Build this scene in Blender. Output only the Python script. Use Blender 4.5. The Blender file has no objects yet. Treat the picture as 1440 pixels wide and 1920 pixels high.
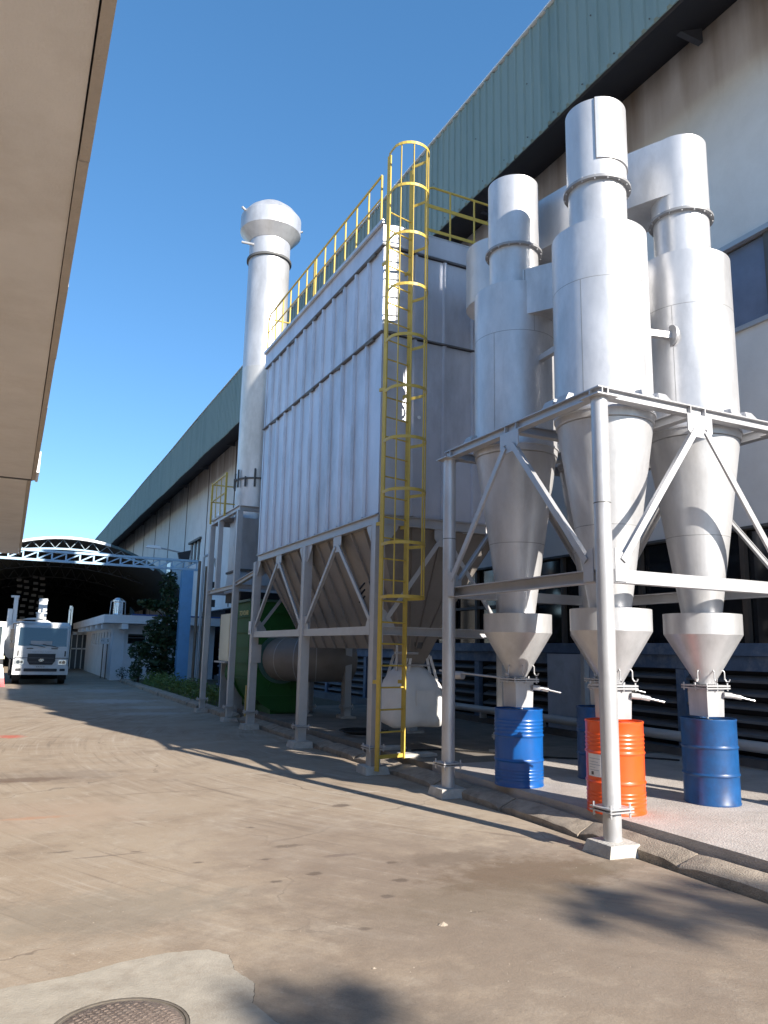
import bpy, math, random
from mathutils import Vector, Matrix
random.seed(7)
R = math.radians
S = bpy.context.scene
COL = S.collection

# ------------------------------------------------------------------ camera
H = 1.65
yaw, pitch, roll, FPX = R(25.735), R(10.309), R(1.204), 1429.0
cam_d = bpy.data.cameras.new('camera'); cam = bpy.data.objects.new('camera', cam_d); COL.objects.link(cam)
fw = Vector((math.sin(yaw)*math.cos(pitch), math.cos(yaw)*math.cos(pitch), math.sin(pitch)))
rt = Vector((math.cos(yaw), -math.sin(yaw), 0)); up = rt.cross(fw)
r2 = rt*math.cos(roll)+up*math.sin(roll); u2 = up*math.cos(roll)-rt*math.sin(roll)
M = Matrix((r2, u2, -fw)).transposed().to_4x4(); M.translation = Vector((0, 0, H))
cam.matrix_world = M
cam_d.sensor_fit = 'VERTICAL'; cam_d.sensor_height = 24.0; cam_d.lens = FPX/1920*24.0
cam_d.clip_end = 3000; cam_d.clip_start = .05
S.camera = cam

# ------------------------------------------------------------------ light
SUN_EL, SUN_AZ = R(26.5), R(164.4)          # azimuth clockwise from +Y
sd = Vector((math.sin(SUN_AZ)*math.cos(SUN_EL), math.cos(SUN_AZ)*math.cos(SUN_EL), math.sin(SUN_EL)))
W = bpy.data.worlds.new('World'); S.world = W; W.use_nodes = True
nt = W.node_tree; nt.nodes.clear()
sky = nt.nodes.new('ShaderNodeTexSky'); sky.sky_type = 'NISHITA'; sky.sun_disc = False
sky.sun_elevation = SUN_EL; sky.sun_rotation = SUN_AZ
sky.air_density = 0.7; sky.dust_density = 0.0; sky.ozone_density = 2.5; sky.altitude = 0
bg = nt.nodes.new('ShaderNodeBackground'); bg.inputs[1].default_value = .15
wo = nt.nodes.new('ShaderNodeOutputWorld')
hs_ = nt.nodes.new('ShaderNodeHueSaturation'); hs_.inputs['Saturation'].default_value = 1.42
gm_ = nt.nodes.new('ShaderNodeGamma'); gm_.inputs[1].default_value = .68; nt.links.new(sky.outputs[0], gm_.inputs[0]); nt.links.new(gm_.outputs[0], hs_.inputs['Color']); nt.links.new(hs_.outputs[0], bg.inputs[0]); nt.links.new(bg.outputs[0], wo.inputs[0])
sl = bpy.data.lights.new('sun', 'SUN'); sl.energy = 4.1; sl.angle = R(.55); sl.color = (1, .93, .82)
so = bpy.data.objects.new('sun', sl); COL.objects.link(so)
so.rotation_euler = sd.to_track_quat('Z', 'Y').to_euler(); so.location = (0, 0, 40)
S.view_settings.view_transform = 'Standard'; S.view_settings.look = 'None'
S.view_settings.gamma = 1; S.view_settings.exposure = 1.36
S.render.engine = 'CYCLES'
S.cycles.max_bounces = 6; S.cycles.diffuse_bounces = 4; S.cycles.glossy_bounces = 3

# ------------------------------------------------------------------ materials
MATS = {}
def mat(name, col, rough=.6, metal=0., var=.12, scale=3., bump=0., bscale=40., streak=False, dirt=None, dirtamt=.3, coat=0., spec=.5):
    """procedural paint/concrete: two noises drive value, optional vertical streaks, dirt colour and fine bump"""
    m = bpy.data.materials.new(name); m.use_nodes = True; n = m.node_tree; N = n.nodes; L = n.links
    b = N['Principled BSDF']; b.inputs['Roughness'].default_value = rough; b.inputs['Metallic'].default_value = metal
    b.inputs['Specular IOR Level'].default_value = spec
    if coat: b.inputs['Coat Weight'].default_value = coat; b.inputs['Coat Roughness'].default_value = .15
    g = N.new('ShaderNodeNewGeometry'); mp = N.new('ShaderNodeMapping')
    L.new(g.outputs['Position'], mp.inputs[0])
    mp.inputs['Scale'].default_value = (scale, scale, scale*.4 if streak == 'soft' else scale*.14 if streak else scale)
    t = N.new('ShaderNodeTexNoise'); t.inputs['Scale'].default_value = 1; t.inputs['Detail'].default_value = 7; t.inputs['Roughness'].default_value = .65
    L.new(mp.outputs[0], t.inputs['Vector'])
    mr = N.new('ShaderNodeMapRange'); mr.inputs[1].default_value = .3; mr.inputs[2].default_value = .7
    mr.inputs[3].default_value = 1-var; mr.inputs[4].default_value = 1+var
    L.new(t.outputs[0], mr.inputs[0])
    mx = N.new('ShaderNodeMix'); mx.data_type = 'RGBA'; mx.blend_type = 'MULTIPLY'; mx.inputs[0].default_value = 1
    mx.inputs[6].default_value = (*col, 1); L.new(mr.outputs[0], mx.inputs[7])
    out = mx.outputs[2]
    if dirt:
        t2 = N.new('ShaderNodeTexNoise'); t2.inputs['Scale'].default_value = .8; t2.inputs['Detail'].default_value = 9; t2.inputs['Roughness'].default_value = .7
        L.new(mp.outputs[0], t2.inputs['Vector'])
        r2_ = N.new('ShaderNodeMapRange'); r2_.inputs[1].default_value = .48; r2_.inputs[2].default_value = .75; r2_.inputs[4].default_value = dirtamt
        L.new(t2.outputs[0], r2_.inputs[0])
        m2 = N.new('ShaderNodeMix'); m2.data_type = 'RGBA'; L.new(r2_.outputs[0], m2.inputs[0]); L.new(out, m2.inputs[6]); m2.inputs[7].default_value = (*dirt, 1)
        out = m2.outputs[2]
    L.new(out, b.inputs['Base Color'])
    rr = N.new('ShaderNodeMapRange'); rr.inputs[3].default_value = max(.03, rough-.09); rr.inputs[4].default_value = min(1, rough+.09)
    L.new(t.outputs[0], rr.inputs[0]); L.new(rr.outputs[0], b.inputs['Roughness'])
    if bump:
        tb = N.new('ShaderNodeTexNoise'); tb.inputs['Scale'].default_value = bscale; tb.inputs['Detail'].default_value = 5
        L.new(g.outputs['Position'], tb.inputs['Vector'])
        bu = N.new('ShaderNodeBump'); bu.inputs['Strength'].default_value = bump; bu.inputs['Distance'].default_value = .02
        L.new(tb.outputs[0], bu.inputs['Height']); L.new(bu.outputs[0], b.inputs['Normal'])
    MATS[name] = m
    return m
SILVER = mat('silver_paint', (.53, .53, .545), .40, .45, .15, 2.8, .14, 7, streak='soft', dirt=(.34, .34, .35), dirtamt=.75)
SILVER2 = mat('silver_frame_paint', (.45, .45, .465), .45, .42, .07, 5, .08, 30, dirt=(.36, .33, .31), dirtamt=.22)
GALV = mat('weathered_silver_sheet', (.52, .53, .59), .42, .40, .15, 1.3, .10, 5, streak='soft', dirt=(.27, .27, .30), dirtamt=.8)
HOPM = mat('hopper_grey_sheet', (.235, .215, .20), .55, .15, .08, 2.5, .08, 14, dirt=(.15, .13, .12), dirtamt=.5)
FLANGE = mat('grey_flange_paint', (.26, .26, .27), .5, .3, .12, 8)
STRAP = mat('dark_grey_strap', (.14, .14, .15), .6, .2, .2)
SEAMS = mat('weld_seam', (.22, .22, .22), .6, .2, .1)
SEAM = mat('dark_seam', (.10, .10, .10), .7, 0, .1)
YEL = mat('yellow_paint', (.52, .37, .07), .5, 0, .10, 6, dirt=(.30, .22, .06), dirtamt=.35)
GREENP = mat('green_machine_paint', (.008, .095, .012), .65, 0, .12, 3, dirt=(.01, .07, .01), dirtamt=.5)
GREENR = mat('green_roof_sheet', (.21, .275, .255), .5, 0, .08, 1.5, streak=True, dirt=(.08, .14, .13), dirtamt=.5)
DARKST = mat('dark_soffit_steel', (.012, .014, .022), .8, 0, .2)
CANOPY = mat('cream_render', (.78, .745, .715), .85, 0, .06, 1.1, .3, 60, dirt=(.48, .41, .35), dirtamt=.35)
CANEDGE = mat('canopy_edge_render', (.48, .42, .36), .9, 0, .1, 5, .3, 40)
BLUEP = mat('light_blue_paint', (.16, .38, .66), .45, 0, .08, 3, dirt=(.12, .22, .36), dirtamt=.35)
TRUSSP = mat('pale_blue_truss_paint', (.33, .50, .66), .45, 0, .08, 3)
BLUESILL = mat('faded_blue_paint', (.07, .115, .20), .6, 0, .22, 3, .2, 30, dirt=(.30, .33, .38), dirtamt=.7)
LOUV = mat('grey_louver', (.13, .14, .16), .6, .1, .15, 3)
DRUMB = mat('blue_drum_paint', (.004, .085, .32), .33, 0, .10, 4, coat=.1, dirt=(.02, .05, .17), dirtamt=.75)
DRUMB2 = mat('worn_blue_drum_paint', (.008, .065, .20), .38, 0, .22, 5, coat=.05, dirt=(.02, .025, .08), dirtamt=.8)
DRUMO = mat('orange_drum_paint', (.80, .085, .010), .33, 0, .08, 4, coat=.2, dirt=(.45, .07, .025), dirtamt=.7)
WHITEP = mat('white_paint', (.76, .77, .78), .4, 0, .04, 3, dirt=(.5, .5, .48), dirtamt=.2)
WHITEW = mat('white_wall_render', (.72, .73, .76), .85, 0, .05, 1, .15, 40, dirt=(.5, .48, .46), dirtamt=.4)
BAG = mat('woven_white_bag', (.72, .72, .72), .75, 0, .05, 5, .5, 90)
PIPEM = mat('grey_white_pipe', (.42, .42, .43), .5, 0, .1, 3)
BLACK = mat('black_rubber', (.015, .015, .017), .7, 0, .2)
GRILLE = mat('dark_grille', (.02, .022, .028), .5)
CONC = mat('plinth_concrete', (.46, .44, .41), .9, 0, .15, 9, .6, 50, dirt=(.25, .22, .19), dirtamt=.6)
KERB = mat('kerb_concrete', (.33, .275, .22), .92, 0, .22, 6, .45, 70, dirt=(.10, .08, .065), dirtamt=.75)
PLAT = mat('platform_concrete', (.42, .38, .355), .9, 0, .13, 2.2, .5, 60, dirt=(.26, .22, .19), dirtamt=.65)
PLAT2 = mat('dark_brown_concrete', (.20, .175, .15), .9, 0, .25, 2.0, .5, 50, dirt=(.09, .075, .06), dirtamt=.8)  # rear slab concrete, deeper brown than the front platform
PATCH = mat('pale_patch_concrete', (.37, .33, .275), .92, 0, .14, 6, .18, 90, dirt=(.25, .205, .16), dirtamt=.8)
CRACK = mat('dark_crack', (.13, .11, .09), 1, 0, .3, 9)
MANH = mat('rusty_brown_iron', (.19, .145, .12), .8, .05, .2, 20, .5, 80, dirt=(.30, .25, .21), dirtamt=.5)
SOIL = mat('soil', (.10, .08, .05), .95, 0, .3, 5, .8, 20)
LEAF = mat('dark_leaf', (.02, .045, .012), .6, 0, .4, 3)
LEAF2 = mat('hedge_leaf', (.10, .16, .03), .6, 0, .4, 3)
BARK = mat('bark', (.10, .075, .05), .9, 0, .3, 8, .5, 20)
REDP = mat('red_plastic', (.70, .04, .05), .4)
CHROME = mat('bright_steel', (.75, .75, .76), .25, .9, .05)
CREAMP = mat('cream_cabinet_paint', (.70, .66, .50), .4, 0, .06)
STICK = mat('paper_label', (.72, .70, .68), .7, 0, .08, 30)
DUST = mat('dark_stain', (.10, .09, .08), .6)
YTEXT = mat('yellow_lettering', (.70, .62, .25), .5)
GTEXT = mat('grey_lettering', (.35, .38, .42), .5)
RUST = mat('rust_brown_pipe', (.16, .12, .09), .7, .1, .2, 6)
BLUEBR = mat('blue_roof_trim', (.04, .09, .28), .5)

def glassmat(name, col, rough=.05):
    m = bpy.data.materials.new(name); m.use_nodes = True
    b = m.node_tree.nodes['Principled BSDF']; b.inputs['Base Color'].default_value = (*col, 1)
    b.inputs['Roughness'].default_value = rough; b.inputs['Specular IOR Level'].default_value = .9
    return m
GLASS = glassmat('dark_window_glass', (.012, .014, .018), .08)
WIND = glassmat('windscreen_glass', (.02, .035, .05), .04)

def wallmat():
    """cream factory wall; brown rain stains run down from the top (z 12 m) along a ragged edge"""
    m = mat('factory_wall_render', (.74, .72, .71), .85, 0, .04, .9, .12, 30, dirt=(.46, .43, .41), dirtamt=.35)
    n = m.node_tree; N = n.nodes; L = n.links; b = N['Principled BSDF']
    src = b.inputs['Base Color'].links[0].from_socket
    g = N.new('ShaderNodeNewGeometry'); sp = N.new('ShaderNodeSeparateXYZ'); L.new(g.outputs['Position'], sp.inputs[0])
    mp = N.new('ShaderNodeMapping'); mp.inputs['Scale'].default_value = (1, 1.9, .16); L.new(g.outputs['Position'], mp.inputs[0])
    t = N.new('ShaderNodeTexNoise'); t.inputs['Scale'].default_value = 1.4; t.inputs['Detail'].default_value = 8; L.new(mp.outputs[0], t.inputs['Vector'])
    t2 = N.new('ShaderNodeTexNoise'); t2.inputs['Scale'].default_value = .22; t2.inputs['Detail'].default_value = 3; L.new(g.outputs['Position'], t2.inputs['Vector'])
    a = N.new('ShaderNodeMath'); a.operation = 'MULTIPLY_ADD'; L.new(t.outputs[0], a.inputs[0]); a.inputs[1].default_value = 3.2; L.new(sp.outputs[2], a.inputs[2])
    a2 = N.new('ShaderNodeMath'); a2.operation = 'MULTIPLY_ADD'; L.new(t2.outputs[0], a2.inputs[0]); a2.inputs[1].default_value = 2.6; L.new(a.outputs[0], a2.inputs[2])
    mr = N.new('ShaderNodeMapRange'); mr.inputs[1].default_value = 13.5; mr.inputs[2].default_value = 15.6; mr.inputs[4].default_value = .9; L.new(a2.outputs[0], mr.inputs[0])
    mx = N.new('ShaderNodeMix'); mx.data_type = 'RGBA'; L.new(mr.outputs[0], mx.inputs[0]); L.new(src, mx.inputs[6]); mx.inputs[7].default_value = (.21, .135, .075, 1)
    L.new(mx.outputs[2], b.inputs['Base Color'])
    return m
WALL = wallmat()

def roadmat():
    m = bpy.data.materials.new('worn_tan_road'); m.use_nodes = True; n = m.node_tree; N = n.nodes; L = n.links
    b = N['Principled BSDF']; g = N.new('ShaderNodeNewGeometry'); P = g.outputs['Position']
    def noise(sc, det=6, rough=.6, vec=None, stretch=None, rot=0):
        t = N.new('ShaderNodeTexNoise'); t.inputs['Scale'].default_value = sc; t.inputs['Detail'].default_value = det; t.inputs['Roughness'].default_value = rough
        if stretch:
            mp = N.new('ShaderNodeMapping'); mp.inputs['Scale'].default_value = stretch; mp.inputs['Rotation'].default_value = (0, 0, rot)
            L.new(vec or P, mp.inputs[0]); L.new(mp.outputs[0], t.inputs['Vector'])
        else: L.new(vec or P, t.inputs['Vector'])
        return t.outputs[0]
    def rng(s, a, c, lo=0., hi=1.):
        r = N.new('ShaderNodeMapRange'); L.new(s, r.inputs[0]); r.inputs[1].default_value = a; r.inputs[2].default_value = c; r.inputs[3].default_value = lo; r.inputs[4].default_value = hi
        return r.outputs[0]
    def mix(f, A, B, mode='MIX'):
        x = N.new('ShaderNodeMix'); x.data_type = 'RGBA'; x.blend_type = mode
        for k, v in ((0, f), (6, A), (7, B)):
            if isinstance(v, bpy.types.NodeSocket): L.new(v, x.inputs[k])
            elif k == 0: x.inputs[0].default_value = v
            else: x.inputs[k].default_value = (*v, 1)
        return x.outputs[2]
    def math_(op, A, B):
        x = N.new('ShaderNodeMath'); x.operation = op
        for k, v in ((0, A), (1, B)):
            if isinstance(v, bpy.types.NodeSocket): L.new(v, x.inputs[k])
            else: x.inputs[k].default_value = v
        return x.outputs[0]
    base = mix(rng(noise(.55, 5), .35, .68), (.345, .275, .205), (.265, .20, .145))
    base = mix(rng(noise(1.7, 8, .7), .46, .66, 0, .75), base, (.345, .285, .225))       # paler worn areas
    base = mix(rng(noise(1.1, 9, .72), .53, .72, 0, .75), base, (.165, .125, .095))       # oily dark blotches
    base = mix(rng(noise(3.4, 9, .75), .56, .74, 0, .6), base, (.45, .385, .31))
    base = mix(rng(noise(9, 9, .8), .61, .67, 0, .8), base, (.50, .44, .37))
    base = mix(rng(noise(7, 5, .7), .67, .72, 0, .7), base, (.13, .10, .075))        # scuffs
    # tyre streaks: arcs round a far centre, warped
    sp = N.new('ShaderNodeSeparateXYZ'); L.new(P, sp.inputs[0])
    cx, cy = 13.0, 13.0
    dx = math_('SUBTRACT', sp.outputs[0], cx); dy = math_('SUBTRACT', sp.outputs[1], cy)
    rr = math_('SQRT', math_('ADD', math_('MULTIPLY', dx, dx), math_('MULTIPLY', dy, dy)), 0)
    an = math_('ARCTAN2', dy, dx)
    cb = N.new('ShaderNodeCombineXYZ'); L.new(math_('MULTIPLY', rr, 7.0), cb.inputs[0]); L.new(math_('MULTIPLY', an, 3.0), cb.inputs[1])
    st = noise(1.6, 10, .72, vec=cb.outputs[0])
    m1 = rng(noise(.45, 3), .40, .58)
    base = mix(math_('MULTIPLY', rng(st, .53, .64, 0, .85), m1), base, (.16, .12, .09))
    base = mix(math_('MULTIPLY', rng(st, .46, .35, 0, .85), m1), base, (.43, .37, .31))
    # straight streaks along the lane
    s2 = noise(1.0, 6, .6, stretch=(5, .35, 1))
    base = mix(rng(s2, .58, .8, 0, .2), base, (.19, .145, .11))
    # fine aggregate speckle, pale chips, hairline cracks
    base = mix(rng(noise(85, 3, .7), .35, .65, 0, .22), base, (.50, .43, .35))
    base = mix(rng(noise(38, 5, .8), .60, .72, 0, .45), base, (.15, .115, .085))
    vo = N.new('ShaderNodeTexVoronoi'); vo.feature = 'DISTANCE_TO_EDGE'; vo.inputs['Scale'].default_value = .33
    wv = N.new('ShaderNodeTexNoise'); wv.inputs['Scale'].default_value = 1.4; wv.inputs['Detail'].default_value = 6; L.new(P, wv.inputs['Vector'])
    va = N.new('ShaderNodeVectorMath'); va.operation = 'MULTIPLY_ADD'; L.new(wv.outputs['Color'], va.inputs[0]); va.inputs[1].default_value = (.9, .9, 0); L.new(P, va.inputs[2]); L.new(va.outputs[0], vo.inputs['Vector'])
    base = mix(math_('MULTIPLY', rng(vo.outputs['Distance'], .0045, .0015, 0, .55), rng(noise(.8, 2), .48, .58)), base, (.12, .09, .07))
    base = mix(math_('MULTIPLY', rng(vo.outputs['Distance'], .030, .005, 0, .35), rng(noise(.9, 6, .7), .45, .6)), base, (.46, .40, .33))
    # local stains that stay where they are
    def spot(x, y, rx, ry, col, amt, rot=0):
        nonlocal base
        mp = N.new('ShaderNodeMapping'); mp.vector_type = 'TEXTURE'; mp.inputs['Location'].default_value = (x, y, 0); mp.inputs['Scale'].default_value = (rx, ry, 1); mp.inputs['Rotation'].default_value = (0, 0, rot)
        L.new(P, mp.inputs[0]); ln = N.new('ShaderNodeVectorMath'); ln.operation = 'LENGTH'; L.new(mp.outputs[0], ln.inputs[0])
        wob = rng(noise(4.5/max(rx, ry)**.35, 6, .7), .3, .7, -.45, .45)
        base = mix(rng(math_('ADD', ln.outputs['Value'], wob), 1.1, .55, 0, amt), base, col)
    spot(3.6, 4.3, 2.6, 2.3, (.20, .155, .12), .62); spot(2.6, 6.4, 1.1, 1.6, (.235, .18, .14), .45); spot(.7, 5.4, .9, .5, (.235, .205, .165), .5)
    for a in ((.35, 10.7, .55, .22, (.14, .085, .055), .85), (.65, 10.9, 1.0, .55, (.20, .16, .13), .5), (.38, 8.4, .35, .07, (.42, .19, .10), .6),
              (.45, 8.5, 1.1, .8, (.40, .30, .23), .35),
              (3.4, 7.97, .13, .09, (.12, .09, .07), .8), (2.31, 6.53, .14, .06, (.12, .09, .07), .65), (2.23, 5.69, .07, .05, (.12, .09, .07), .8),
              (2.6, 6.1, .16, .05, (.16, .12, .10), .7), (2.75, 5.3, .07, .05, (.12, .09, .07), .8), (2.9, 5.75, .05, .04, (.12, .09, .07), .8),
              (1.9, 5.6, .05, .04, (.13, .1, .08), .8), (2.0, 6.2, .05, .03, (.13, .1, .08), .8), (2.5, 5.0, .05, .04, (.13, .1, .08), .8), (2.1, 4.5, .05, .03, (.13, .1, .08), .7),
              (1.5, 6.3, .05, .03, (.13, .1, .08), .7), (2.2, 7.3, .05, .03, (.13, .1, .08), .7), (2.9, 4.5, .06, .02, (.13, .1, .08), .7), (1.1, 6.8, .05, .02, (.13, .1, .08), .7),
              (3.75, 5.1, .85, .48, (.15, .105, .07), .75), (3.1, 4.7, .9, .35, (.18, .14, .10), .5), (3.4, 5.7, .5, .22, (.16, .12, .09), .6), (4.35, 5.0, .4, .16, (.17, .13, .09), .5),
              (1.9, 9.35, 1.2, .02, (.19, .145, .11), .6), (1.5, 13.2, 1.3, .02, (.45, .38, .31), .5), (.9, 6.75, .3, .02, (.14, .11, .09), .6), (3.9, 8.6, .25, .05, (.5, .44, .37), .6),
              (.2, 15.6, .25, .3, (.55, .08, .05), .6), (.55, 7.0, .10, .03, (.13, .1, .08), .6)):
        spot(*a)
    for a in ((3.0, 24.5, 1.3, 1.0, (.50, .48, .47), .55), (3.3, 20.0, 1.0, .55, (.46, .44, .43), .45), (3.6, 22.0, .9, .6, (.5, .48, .46), .4), (3.4, 30, 1.0, 1.3, (.42, .4, .4), .4)):
        spot(*a)
    L.new(base, b.inputs['Base Color'])
    L.new(rng(noise(2.2, 5), .3, .7, .72, .93), b.inputs['Roughness']); b.inputs['Specular IOR Level'].default_value = .3
    v = noise(60, 4); v2 = noise(6, 8, .7)
    h = math_('ADD', math_('MULTIPLY', v, .35), v2)
    bu = N.new('ShaderNodeBump'); bu.inputs['Strength'].default_value = .28; bu.inputs['Distance'].default_value = .02
    L.new(h, bu.inputs['Height']); L.new(bu.outputs[0], b.inputs['Normal'])
    return m
ROAD = roadmat()

# ------------------------------------------------------------------ mesh builder
OFF = {}
class MB:
    def __init__(s): s.v = []; s.f = []
    def add(s, vs, fs):
        k = len(s.v); s.v += [tuple(v) for v in vs]; s.f += [tuple(i+k for i in f) for f in fs]; return s
    def box(s, x0, x1, y0, y1, z0, z1):
        return s.add([(x, y, z) for z in (z0, z1) for y in (y0, y1) for x in (x0, x1)],
                     [(0, 2, 3, 1), (4, 5, 7, 6), (0, 1, 5, 4), (2, 6, 7, 3), (0, 4, 6, 2), (1, 3, 7, 5)])
    def hexa(s, b4, t4):
        return s.add(list(b4)+list(t4), [(3, 2, 1, 0), (4, 5, 6, 7), (0, 1, 5, 4), (1, 2, 6, 5), (2, 3, 7, 6), (3, 0, 4, 7)])
    def frame(s, p, q, upv):
        p, q = Vector(p), Vector(q); d = (q-p).normalized(); u = Vector(upv); sd_ = d.cross(u)
        if sd_.length < 1e-4: sd_ = d.cross(Vector((1, 0, 0)))
        sd_.normalize(); u = sd_.cross(d).normalized(); return p, q, sd_, u
    def beam(s, p, q, w, h, upv=(0, 0, 1)):          # solid rectangular bar
        p, q, a, u = s.frame(p, q, upv)
        c = [(-w/2, -h/2), (w/2, -h/2), (w/2, h/2), (-w/2, h/2)]
        return s.add([p+a*i+u*j for i, j in c]+[q+a*i+u*j for i, j in c], [(0, 1, 2, 3), (7, 6, 5, 4), (0, 4, 5, 1), (1, 5, 6, 2), (2, 6, 7, 3), (3, 7, 4, 0)])
    def prof(s, p, q, pts, upv=(0, 0, 1)):           # extruded closed 2D profile
        p, q, a, u = s.frame(p, q, upv); n = len(pts)
        return s.add([p+a*i+u*j for i, j in pts]+[q+a*i+u*j for i, j in pts],
                     [tuple(range(n))[::-1], tuple(range(n, 2*n))]+[(i, (i+1) % n, n+(i+1) % n, n+i) for i in range(n)])
    def ibeam(s, p, q, w, h, t=.012, upv=(0, 0, 1)):
        W2, H2, T = w/2, h/2, t/2
        return s.prof(p, q, [(-W2, -H2), (W2, -H2), (W2, -H2+t), (T, -H2+t), (T, H2-t), (W2, H2-t), (W2, H2), (-W2, H2), (-W2, H2-t), (-T, H2-t), (-T, -H2+t), (-W2, -H2+t)], upv)
    def angle(s, p, q, w, t=.01, upv=(0, 0, 1)):
        return s.prof(p, q, [(0, 0), (w, 0), (w, t), (t, t), (t, w), (0, w)], upv)
    def tube(s, p, q, r, n=12, caps=True, r2=None):
        p, q, a, u = s.frame(p, q, (0, 0, 1)); r2 = r if r2 is None else r2
        vs = [p+(a*math.cos(2*math.pi*i/n)+u*math.sin(2*math.pi*i/n))*r for i in range(n)]+[q+(a*math.cos(2*math.pi*i/n)+u*math.sin(2*math.pi*i/n))*r2 for i in range(n)]
        fs = [(i, n+i, n+(i+1) % n, (i+1) % n) for i in range(n)]
        if caps: fs += [tuple(range(n)), tuple(range(n, 2*n))[::-1]]
        return s.add(vs, fs)
    def path(s, pts, r, n=8):
        for a, b in zip(pts[:-1], pts[1:]): s.tube(a, b, r, n)
        return s
    def sweep(s, pts, r, n=24, caps=True):            # smooth round duct through points
        P = [Vector(p) for p in pts]; rings = []; ref = Vector((0, 0, 1)); rad = r if isinstance(r, (list, tuple)) else [r]*len(P)
        for i, p in enumerate(P):
            d = (P[min(i+1, len(P)-1)]-P[max(i-1, 0)]).normalized(); a = d.cross(ref)
            if a.length < .05: a = d.cross(Vector((0, 1, 0)))
            a.normalize(); u = a.cross(d)
            rings.append([p+(a*math.cos(2*math.pi*k/n)+u*math.sin(2*math.pi*k/n))*rad[i] for k in range(n)])
        vs = [v for rg in rings for v in rg]; fs = [(i*n+k, (i+1)*n+k, (i+1)*n+(k+1) % n, i*n+(k+1) % n) for i in range(len(P)-1) for k in range(n)]
        if caps: fs += [tuple(range(n)), tuple(range((len(P)-1)*n, len(P)*n))[::-1]]
        return s.add(vs, fs)
    def lathe(s, prof, n=40, c=(0, 0), a0=0, a1=2*math.pi):   # prof: (r,z) pairs; open ends unless r=0
        full = abs(a1-a0-2*math.pi) < 1e-6; m = n if full else n+1
        vs = []; 
        for r, z in prof:
            for k in range(m):
                t = a0+(a1-a0)*k/n; vs.append((c[0]+r*math.cos(t), c[1]+r*math.sin(t), z))
        fs = []
        for i in range(len(prof)-1):
            for k in range(n):
                k2 = (k+1) % m if full else k+1
                A, B, C_, D = i*m+k, i*m+k2, (i+1)*m+k2, (i+1)*m+k
                if prof[i][0] == 0: fs.append((A, C_, D))
                elif prof[i+1][0] == 0: fs.append((A, B, C_))
                else: fs.append((A, B, C_, D))
        return s.add(vs, fs)
    def poly(s, pts, vec):                             # extruded planar polygon
        n = len(pts); v = Vector(vec); P = [Vector(p) for p in pts]
        return s.add(P+[p+v for p in P], [tuple(range(n))[::-1], tuple(range(n, 2*n))]+[(i, (i+1) % n, n+(i+1) % n, n+i) for i in range(n)])
    def mesh(s, name, m, off=Vector((0, 0, 0)), smooth=None):
        me = bpy.data.meshes.new(name); me.from_pydata([(v[0]-off[0], v[1]-off[1], v[2]-off[2]) for v in s.v], [], s.f); me.materials.append(m)
        import bmesh
        bm = bmesh.new(); bm.from_mesh(me); bmesh.ops.remove_doubles(bm, verts=bm.verts, dist=1e-5); bmesh.ops.recalc_face_normals(bm, faces=bm.faces)
        if smooth:
            for f in bm.faces: f.smooth = True
            for e in bm.edges:
                if len(e.link_faces) != 2 or e.link_faces[0].normal.angle(e.link_faces[1].normal, 0) > R(smooth): e.smooth = False
        bm.to_mesh(me); bm.free(); return me

SPLIT = {'corner_trim', 'stand', 'roof_rib', 'joint_strip', 'web_stiffener', 'drip_strap', 'strap_clip', 'edge_lip', 'column', 'post', 'rear_mullion', 'joint_seal', 'pipe_bracket', 'wall_bracket', 'sash_bar',
         'roof_edge_cap', 'chord', 'rear_chord', 'sill_beam', 'stay_lug', 'roof_trim', 'tie_beam', 'base_beam', 'corner_pilaster', 'grille_bar', 'junction_box', 'stack_pipe', 'ladder_post', 'window_frame', 'frame', 'hatch', 'inner_wall', 'pale_plate', 'wall_panel', 'roof_deck'}
def P(name, mb, m, parent=None, smooth=None, label=None):
    if name in SPLIT:
        par = list(range(len(mb.v)))
        def fd(a):
            while par[a] != a: par[a] = par[par[a]]; a = par[a]
            return a
        for f in mb.f:
            for q in f[1:]: par[fd(f[0])] = fd(q)
        comps = {}
        for f in mb.f: comps.setdefault(fd(f[0]), []).append(f)
        if len(comps) > 1 and name != 'wall_panel':
            for fs in comps.values():
                idx = sorted({q for f in fs for q in f}); mp_ = {q: k for k, q in enumerate(idx)}
                m2 = MB(); m2.v = [mb.v[q] for q in idx]; m2.f = [tuple(mp_[q] for q in f) for f in fs]; o = P(name, m2, m, parent, smooth, label)
            return o
    off = OFF[parent] if parent else Vector((0, 0, 0))
    o = bpy.data.objects.new(name, mb.mesh(name, m, off, smooth)); COL.objects.link(o)
    if parent: o.parent = parent
    OFF[o] = off
    if label: o['label'] = label
    return o
def PM(name, me, parent, loc=(0, 0, 0), rot=(0, 0, 0)):     # part sharing a mesh
    o = bpy.data.objects.new(name, me); COL.objects.link(o); o.parent = parent
    o.location = Vector(loc)-OFF[parent]; o.rotation_euler = rot; OFF[o] = Vector(loc); return o
def T(name, label, cat, loc=(0, 0, 0), group=None):
    o = bpy.data.objects.new(name, None); o.empty_display_size = .3; COL.objects.link(o); o.location = loc
    o['label'] = label; o['category'] = cat
    if group: o['group'] = group
    OFF[o] = Vector(loc); return o
def TM(name, mb, m, label, cat, group=None, smooth=None, kind=None, origin=None):
    off = Vector(origin or (0, 0, 0)); o = bpy.data.objects.new(name, mb.mesh(name, m, off, smooth)); COL.objects.link(o); o.location = off
    o['label'] = label; o['category'] = cat
    if group: o['group'] = group
    if kind: o['kind'] = kind
    OFF[o] = off; return o
def ST(name, mb, m, parent=None, smooth=None):
    o = P(name, mb, m, parent, smooth)
    if not parent: o['kind'] = 'structure'
    return o
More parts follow.
